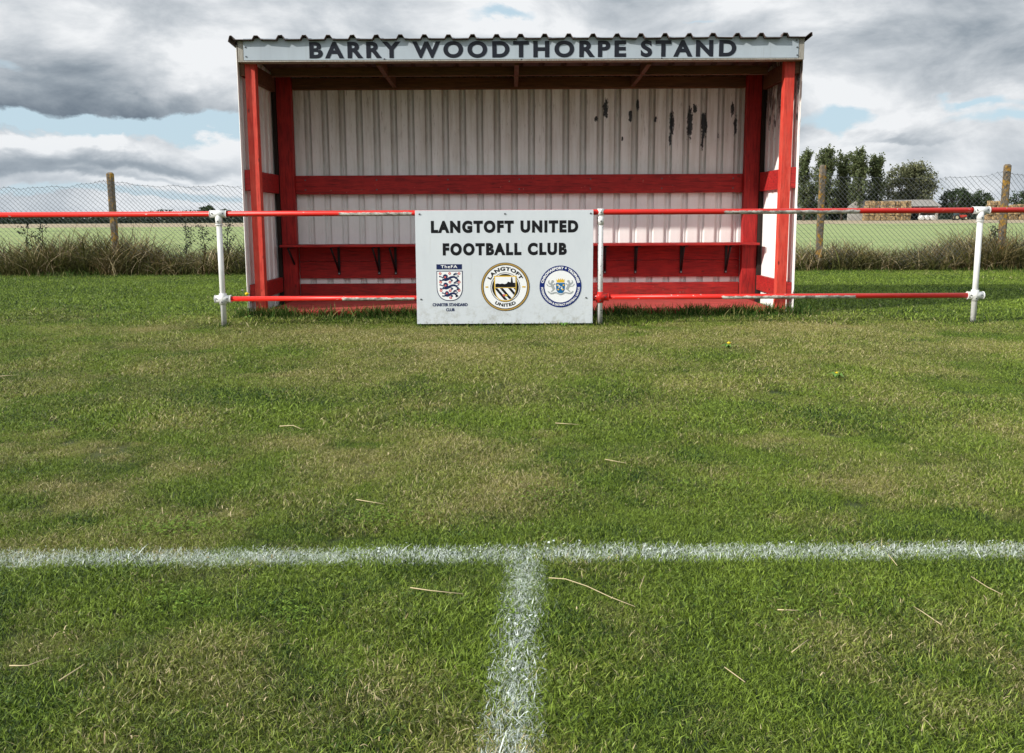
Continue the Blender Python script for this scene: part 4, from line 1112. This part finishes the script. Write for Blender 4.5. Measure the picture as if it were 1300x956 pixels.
roundtree('hedgerow_tree', at(285, 265, 260).x, 260, top_h(288, 266, 260), 5.2, 'darkleaf', 47, 'low dark tree on the horizon against the left side of the stand', leaf=.25, clumps=30, per=70)
# far hedge: a wood that reads as one mass
rg = np.random.default_rng(50); n = 60000
x = rg.uniform(-210, 230, n); hb = 2.2 + .6 * np.sin(x * .21) * np.sin(x * .083 + 1) + .35 * np.sin(x * .71) + .9 * np.exp(-((x + 90) / 9) ** 2)
c = np.stack([x, 236 + rg.uniform(0, 8, n), np.abs(rg.normal(.45, .32, n)).clip(0, 1.02) * hb], 1)
V_, F_, rn = leaves(c, .34, rg)
hd = link('far_hedge', np_mesh('far_hedge', V_, F_, rn), M['hedge']); tag(hd, 'dark hedge and tree line along the horizon beyond the field', 'hedge', kind='stuff')

# ------------------------------------------------------------------ barn, bales, tractor
YBN = 203
xa = at(1076, 262, YBN).x; xb = at(1192, 262, YBN).x; xr = at(1084, 254, YBN).x
zr = at(1140, 253.5, YBN + 3).z; ze = at(1140, 261.5, YBN).z
barn = empty('barn', ((xa + xb) / 2, YBN, 0)); tag(barn, 'long low grey roofed barn with a pale gable, below the poplars', 'barn')
gx = at(1099, 262, YBN).x
mb = MB(); mb.prism([(xa, 0), (gx, 0), (gx, ze), ((xa + gx) / 2, zr - .1), (xa, ze - .1)], YBN - .4, YBN - .1, 'y'); obj('gable_wall', mb, M['barnwall'], barn)
mb = MB(); mb.box(gx + .05, xb, YBN + 8, YBN + 8.3, 0, ze); obj('back_wall', mb, M['dark'], barn)
mb = MB(); mb.box(gx + .05, gx + .3, YBN + .1, YBN + 7.9, 0, ze); mb.box(xb - .25, xb, YBN + .1, YBN + 7.9, 0, ze); obj('end_wall', mb, M['barnwall'], barn)
mb = MB()
mb.prism([(YBN - .5, ze), (YBN + 4, zr), (YBN + 8.6, ze), (YBN + 8.6, ze - .15), (YBN + 4, zr - .15), (YBN - .5, ze - .15)], (xa + gx) / 2, xb + .4, 'x')
obj('roof', mb, M['barnroof'], barn)
for k in range(5):
    x = gx + .5 + (xb - gx - .8) * k / 4
    obj('roof_post', MB().box(x - .12, x + .12, YBN - .1, YBN + .15, 0, ze - .16), M['grey'], barn)
def bales(px0, px1, rows, Y, lab, grp, ztop, seed, w=2.3):
    xA = at(px0, 262, Y).x; xB = at(px1, 262, Y).x; nx = max(1, round((xB - xA) / w)); w = (xB - xA) / nx; h = ztop / rows
    rg = random.Random(seed); mb = MB()
    mb.box(-w / 2 + .03, w / 2 - .03, -.6, .6, .01, h - .02)
    proto = None
    for r in range(rows):
        for i in range(nx):
            x = xA + (i + .5) * w + rg.uniform(-.05, .05); yy = Y + rg.uniform(-.35, .35)
            if proto is None:
                me_ = mesh('straw_bale', mb); me_.materials.append(M['straw']); o = bpy.data.objects.new('straw_bale', me_); proto = o; COL.objects.link(o)
                bv = o.modifiers.new('bevel', 'BEVEL'); bv.width = .12; bv.segments = 2
            else: o = proto.copy(); COL.objects.link(o)
            if r == rows - 1 and (i == 0): o.location = (x + .35, yy, r * h)
            else: o.location = (x, yy, r * h)
            o.rotation_euler = (rg.uniform(-.04, .04), rg.uniform(-.06, .06), rg.uniform(-.25, .25)); o.scale = (1, 1, rg.uniform(.9, 1.06))
            tag(o, lab, 'bale', grp)
bales(1097, 1156, 4, 198, 'straw bale in the long golden stack in front of the barn', 'straw bales stacked in front of the barn', at(1125, 255, 198).z, 1, 1.15)
bales(1253, 1270, 4, 200, 'straw bale in the tall block just left of the right hand fence post', 'straw bales left of the right hand fence post', at(1260, 255, 200).z, 2, 1.2)
bales(1280, 1300, 3, 200, 'straw bale in the lower block right of the right hand fence post', 'straw bales right of the right hand fence post', at(1290, 259.5, 200).z, 3, 1.2)
bales(1271, 1279, 3, 200.3, 'straw bale in the low gap behind the right hand fence post', 'straw bales behind the right hand fence post', at(1275, 261, 200).z, 4, 1.2)
for i, px in enumerate((1170, 1176.5, 1183)):
    p = at(px, 274, 192); o = obj('wrapped_bale', MB().tube([(p.x, 191.4, .55), (p.x, 191.5, .56), (p.x, 192.6, .56), (p.x, 192.7, .55)], [.40, .55, .55, .40], 16), M['wrap'], None, (p.x, 192, 0))
    tag(o, ('left', 'middle', 'right')[i] + ' one of the three small white wrapped bales under the rail, before the barn', 'bale', 'white wrapped bales in front of the barn')
p = at(1218, 274, 192); tx = p.x
tr = empty('farm_tractor', (tx, 192, 0)); tag(tr, 'small red tractor parked at the far field edge, seen under the top rail', 'tractor')
mb = MB(); mb.box(-.3, 1.5, -.35, .35, .6, 1.15); mb.box(-1.0, -.3, -.5, .5, .7, 1.0); mb.box(.0, .08, -.05, .05, 1.15, 1.7)
for v in range(len(mb.v)): mb.v[v] = (mb.v[v][0] + tx, mb.v[v][1] + 192, mb.v[v][2])
obj('body', mb, M['tred'], tr, bevel=.05)
mb = MB(); mb.prism([(tx - 1.1, 1.0), (tx - .25, 1.0), (tx - .35, 1.95), (tx - 1.05, 1.95)], 191.5, 192.5, 'y'); obj('cab', mb, M['glass'], tr)
for dx, r in ((-.8, .62), (1.15, .40)):
    for dy in (-.55, .55):
        w_ = obj('wheel', MB().tube([(tx + dx, 192 + dy - .14, r), (tx + dx, 192 + dy + .14, r)], r, 18), M['tyre'], tr)
        obj('rim', MB().tube([(tx + dx, 192 + dy - .155, r), (tx + dx, 192 + dy - .142, r)], r * .55, 14), M['rim'], w_)

# ------------------------------------------------------------------ small things on the turf
def stalk(pxs_, lab, r=.0022, z=.026):
    P_ = [gnd(px, py, z + dz) for px, py, dz in pxs_]; r *= .68
    rs = [r * (1 - .35 * k / (len(P_) - 1)) for k in range(len(P_))]
    o = obj('straw_stalk', MB().tube(P_, rs, 6), M['stalk'], None, tuple(P_[0])); tag(o, lab, 'straw', 'dry straw stalks lying on the turf')
stalk([(521, 746, 0), (545, 749.5, .004), (588, 754, 0)], 'straight pale straw stalk lying left of the short white line', .0024)
stalk([(697, 733.5, 0), (718, 735, .006), (745, 744, .006), (775, 758, .002), (806, 770, 0)], 'long curved straw stalk lying right of the short white line', .0021)
stalk([(987, 774, 0), (1015, 775, 0)], 'short thick straw piece right of centre below the touchline', .0026)
stalk([(1233, 732, 0), (1253, 745, .003), (1273, 755, 0)], 'thin forked straw near the right edge, just below the touchline', .0018)
stalk([(1005, 828, 0), (1026, 812, .003)], 'short slanting straw low in the turf, right of centre', .0020)
stalk([(920, 847, 0), (946, 866, 0)], 'slanting straw at the bottom of the picture, right of the line', .0020)
stalk([(75, 864, 0), (100, 848, .002), (107, 843, 0)], 'slanting straw at the lower left corner', .0022)
stalk([(12, 845, 0), (35, 845, .003), (62, 835, 0)], 'crooked straw near the bottom left edge', .0022)
stalk([(452, 634, 0), (488, 640, 0)], 'thin straw lying in the middle of the turf left of centre', .0024)
stalk([(768, 583, 0), (795, 588, 0)], 'small straw above the touchline, right of centre', .0024)
stalk([(818, 731, 0), (812, 747, .003)], 'tiny straw beside the end of the long curved stalk', .0018)
stalk([(1128, 704, .01), (1139, 718, 0)], 'short straw crossing the touchline on the right', .0022)
stalk([(355, 541, 0), (372, 540, .01), (383, 545, 0)], 'pale twig with a fork lying on the left turf', .0035)
stalk([(0, 477.5, 0), (24, 476, 0)], 'straw at the left edge of the upper turf', .0030)
stalk([(705, 537, 0), (735, 539, 0)], 'thin pale straw below the sign', .0028)
stalk([(1195, 793, 0), (1170, 776, .003), (1160, 770, 0)], 'bent straw in the lower right turf', .0018)
rg = np.random.default_rng(77); n = 7000
yy = 1.5 + 7.5 * rg.uniform(0, 1, n) ** 1.2; xx = rg.uniform(-1, 1, n) * (.62 * yy + .5); keep = dryness(xx, yy) + rg.uniform(-.3, .3, n) > .30; xx = xx[keep]; yy = yy[keep]; n = len(xx)
an = rg.uniform(0, 2 * PI, n); ln = rg.uniform(.003, .010, n) * (1 + 1.8 * (rg.uniform(0, 1, n) > .97)); wd = rg.uniform(.0006, .0015, n); z0 = rg.uniform(.012, .024, n); dz = rg.normal(0, .004, n)
dx = np.cos(an) * ln; dy = np.sin(an) * ln; nx_ = -np.sin(an) * wd; ny_ = np.cos(an) * wd; bo = rg.normal(0, .25, n)
Vc = np.stack([np.stack([xx - dx + nx_, yy - dy + ny_, z0 - dz], 1), np.stack([xx - dx - nx_, yy - dy - ny_, z0 - dz], 1),
               np.stack([xx - dy * bo - nx_, yy + dx * bo - ny_, z0 + .004], 1), np.stack([xx - dy * bo + nx_, yy + dx * bo + ny_, z0 + .004], 1),
               np.stack([xx + dx - nx_, yy + dy - ny_, z0 + dz], 1), np.stack([xx + dx + nx_, yy + dy + ny_, z0 + dz], 1)], 1).reshape(-1, 3)
o_ = (np.arange(n) * 6)[:, None]; Fc = [np.concatenate([o_ + np.array([[0, 1, 2, 3]]), o_ + np.array([[3, 2, 4, 5]])])]
cl_o = link('dry_clippings', np_mesh('dry_clippings', Vc, Fc, np.repeat(rg.uniform(0, 1, n), 6)), M['clip']); tag(cl_o, 'scattered pale dry grass clippings on the turf', kind='stuff')
Vs = []; 
for px, py, wx, wy, k in ((230, 665, 80, 14, 300), (480, 655, 70, 14, 200), (20, 510, 30, 12, 90), (40, 540, 30, 14, 90), (230, 760, 50, 20, 90), (700, 625, 60, 14, 140), (900, 620, 80, 30, 160), (640, 770, 20, 12, 20), (370, 775, 30, 20, 60), (1030, 760, 160, 40, 160)):
    for _ in range(k):
        c_ = gnd(px + rg.normal(0, wx * .5), py + rg.normal(0, wy * .5), rg.uniform(.020, .032)); c_ = np.array(c_)
        for q in range(3):
            a0 = q * 2.09 + rg.uniform(-.3, .3); dr = np.array([math.cos(a0), math.sin(a0), rg.normal(0, .25)]); pr = np.array([-dr[1], dr[0], rg.normal(0, .2)]); L_ = rg.uniform(.004, .008)
            Vs += [c_, c_ + dr * L_ * .6 + pr * L_ * .45, c_ + dr * L_ * 1.1, c_ + dr * L_ * .6 - pr * L_ * .45]
Vs = np.array(Vs); n = len(Vs) // 4
cv = link('clover', np_mesh('clover', Vs, [np.arange(n * 4).reshape(n, 4)], np.repeat(rg.uniform(0, 1, n), 4)), M['clover']); tag(cv, 'patches of small leaved clover in the turf', kind='stuff')
def dandelion(px, py, Y, lab, h=.12, r=.02, n=1, fluff=False):
    p = at(px, py, Y) if Y else gnd(px, py); base = Vector((p.x, p.y, 0)); t = empty('dandelion', base); tag(t, lab, 'flower')
    top = p.z if Y else h
    obj('stem', MB().tube([base, (base.x + .01, base.y, top * .5), (base.x, base.y, top)], .0035, 6), M['stem'], t)
    hd = MB(); rg_ = random.Random(int(px))
    for k in range(18):
        a_ = 2 * PI * k / 18; c_, s_ = math.cos(a_), math.sin(a_)
        hd.add([(base.x, base.y, top), (base.x + c_ * r * .7 - s_ * .004, base.y + s_ * r * .7 + c_ * .004, top + r * .35), (base.x + c_ * r, base.y + s_ * r, top + r * rg_.uniform(.1, .5)), (base.x + c_ * r * .7 + s_ * .004, base.y + s_ * r * .7 - c_ * .004, top + r * .35)], [(0, 1, 2, 3)])
    hd.ball((base.x, base.y, top + r * .2), r * .55, 8, 5)
    obj('flower_head', hd, M['fluff' if fluff else 'petal'], t)
    lf = MB()
    for k in range(7):
        a_ = rg_.uniform(0, 2 * PI); l_ = rg_.uniform(.06, .12); q = Vector((math.cos(a_), math.sin(a_), 0)); w_ = Vector((-q.y, q.x, 0)) * .012
        lf.add([base + Vector((0, 0, .01)), base + q * l_ * .5 + w_ + Vector((0, 0, .045)), base + q * l_ + Vector((0, 0, .03)), base + q * l_ * .5 - w_ + Vector((0, 0, .045))], [(0, 1, 2, 3)])
    obj('leaves', lf, M['stem'], t)
dandelion(313.5, 374, 9.45, 'yellow flower beside the lower left corner of the stand', r=.035)
dandelion(308, 369, 9.55, 'brown seed head beside the lower left corner of the stand', r=.018, fluff=True)
dandelion(716, 417, 8.66, 'yellow flower under the sign near its right corner', r=.024)
dandelion(925, 443.5, None, 'small yellow flower on the turf in front of the right of the stand', h=.05, r=.02)
dandelion(1062, 482, None, 'tiny yellow flower on the right turf', h=.045, r=.013)

# ------------------------------------------------------------------ camera
cam = bpy.data.cameras.new('camera'); co = bpy.data.objects.new('camera', cam); COL.objects.link(co)
co.location = (0, 0, CAMZ); co.rotation_euler = CAMROT.to_euler()
cam.sensor_fit = 'HORIZONTAL'; cam.sensor_width = 36; cam.lens = F / 1300 * 36
cam.shift_y = -(478 - CY) / 1300.0
cam.clip_start = .05; cam.clip_end = 9000
scene.camera = co

# ------------------------------------------------------------------ light
SUN_EL = 26.0; SUN_AZ = -115.0         # azimuth clockwise from +Y: sun behind the camera's left shoulder
w = bpy.data.worlds.new('World'); scene.world = w; w.use_nodes = True
w.cycles.sampling_method = 'MANUAL'; w.cycles.sample_map_resolution = 256
nt = NT(w.node_tree)
for n_ in list(w.node_tree.nodes): w.node_tree.nodes.remove(n_)
out = nt.new('ShaderNodeOutputWorld'); bg = nt.new('ShaderNodeBackground'); bg.inputs['Strength'].default_value = .1
sky = nt.new('ShaderNodeTexSky', sky_type='NISHITA'); sky.sun_disc = False
sky.sun_elevation = R(SUN_EL); sky.sun_rotation = R(SUN_AZ); sky.air_density = 1.0; sky.dust_density = 1.0; sky.ozone_density = 1.0
tc = nt.new('ShaderNodeTexCoord').outputs['Generated']; s = nt.sep(tc)
el = nt.mul(nt.m('ARCSINE', s[2]), 180 / PI); az = nt.mul(nt.m('ARCTAN2', s[0], s[1]), 180 / PI)
den = nt.add(nt.m('MAXIMUM', s[2], 0.0), .16)
pv = nt.comb(nt.m('DIVIDE', s[0], den), nt.m('DIVIDE', s[1], den), 0.0)
cA = nt.sep(nt.noise(pv, 1.2, 6, .57, .3, out=1)); n1 = cA[0]; n2 = cA[1]
sv = nt.scalev(tc, (1, 1, 2.0)); cB = nt.sep(nt.noise(sv, 6.5, 8, .58, .25, out=1)); n3 = cB[0]; n4 = nt.noise(sv, 2.6, 2, .5, 0)
waz = nt.add(az, nt.mul(nt.sub(cB[2], .5), 9.0)); wel = nt.add(el, nt.mul(nt.sub(cB[1], .5), 5.0))
def ae(px, py):
    r = ray(px, py).normalized(); return math.degrees(math.atan2(r.x, r.y)), math.degrees(math.asin(r.z))
def blob(px, py, wx, wy, amp, flat_bottom=False):
    a0, e0 = ae(px, py); sa = wx / F * 57.3; se = wy / F * 57.3
    u = nt.mul(nt.sub(waz, a0), 1 / sa); v = nt.mul(nt.sub(wel, e0), 1 / se)
    if flat_bottom: v = nt.m('MAXIMUM', nt.mul(v, .55), nt.mul(v, -2.2))
    q = nt.add(nt.mul(u, u), nt.mul(v, v))
    return nt.mul(nt.m('EXPONENT', nt.mul(q, -1.0)), amp)
def total(bl):
    t = None
    for b_ in bl:
        g_ = blob(*b_); t = g_ if t is None else nt.add(t, g_)
    return t
cover = nt.add(.92, nt.add(nt.mul(nt.sub(n1, .5), .9), nt.mul(nt.sub(n3, .5), .5)))
cover = nt.sub(cover, total([(150, 156, 230, 10, 1.3), (1052, 158, 48, 13, 1.0), (1245, 131, 38, 7, .8), (620, 8, 50, 8, .8), (900, 30, 30, 4, .4), (40, 248, 160, 7, .65), (270, 245, 120, 9, .7),
                             (1290, 150, 70, 8, .6), (5, 85, 40, 10, .5)]))
cover = nt.mapr(cover, .30, .66)
val = nt.add(.745, nt.mul(nt.sub(n4, .5), .55)); val = nt.add(val, nt.mul(nt.sub(n3, .5), 1.4)); val = nt.add(val, nt.mul(nt.sub(n2, .5), .35))
val = nt.add(val, total([(110, 138, 150, 30, -.21, True), (250, 147, 140, 14, -.22, True), (20, 150, 60, 10, -.2), (60, 95, 60, 30, -.12), (255, 60, 90, 28, .16), (60, 40, 120, 26, .14), (230, 110, 60, 16, .12),
                         (140, 174, 34, 10, .50), (30, 176, 50, 8, .38), (250, 178, 40, 8, .12), (205, 208, 110, 11, -.30), (30, 205, 60, 12, -.22),
                         (230, 217, 90, 5, .30), (110, 222, 120, 6, -.15), (200, 231, 120, 4, .25), (700, 20, 260, 22, .12), (1010, 15, 60, 22, .22),
                         (1140, 182, 62, 8, -.28, True), (1130, 168, 40, 7, .12), (1060, 90, 90, 35, -.08), (1180, 60, 120, 40, -.05), (1240, 215, 90, 12, .05), (1230, 245, 60, 6, .12)]))
ccol = nt.ramp(val, [(0.0, (.06, .085, .12)), (.25, (.13, .17, .22)), (.5, (.32, .37, .42)), (.75, (.60, .64, .68)), (.95, (.88, .90, .92))])
ccol = nt.mix(1.0, ccol, (10.0, 10.0, 10.0), 'MULTIPLY')
blue = nt.mix(.85, sky.outputs[0], (5.8, 7.5, 8.6))
lowhaze = nt.mapr(el, 0.0, 5.0, .35, 0)
skyc = nt.mix(cover, blue, ccol)
skyc = nt.mix(lowhaze, skyc, (6.2, 7.0, 7.8))
# sky above the view brightened: added fill light for the stand interior
skyfill = nt.m('MULTIPLY_ADD', nt.mapr(el, 15.0, 32.0), .85, 1.0)
skyc = nt.mix(1.0, skyc, nt.comb(skyfill, skyfill, skyfill), 'MULTIPLY')
nt.l.new(skyc, bg.inputs[0]); nt.l.new(bg.outputs[0], out.inputs[0])

sl = bpy.data.lights.new('sun', 'SUN'); sl.energy = 5.0; sl.angle = R(.6); sl.color = (1, .95, .87)
so_ = bpy.data.objects.new('sun', sl); COL.objects.link(so_)
sd = Vector((math.sin(R(SUN_AZ)) * math.cos(R(SUN_EL)), math.cos(R(SUN_AZ)) * math.cos(R(SUN_EL)), math.sin(R(SUN_EL))))
so_.rotation_euler = sd.to_track_quat('Z', 'Y').to_euler(); so_.location = (-20, -20, 30)

vs_ = scene.view_settings; vs_.view_transform = 'Standard'; vs_.look = 'None'; vs_.gamma = 1; vs_.exposure = 0; vs_.use_curve_mapping = False
scene.render.engine = 'CYCLES'
scene.cycles.max_bounces = 4; scene.cycles.diffuse_bounces = 3; scene.cycles.transparent_max_bounces = 4; scene.cycles.caustics_reflective = False; scene.cycles.caustics_refractive = False
scene.cycles.use_denoising = True
scene.render.resolution_x = 1024; scene.render.resolution_y = 753
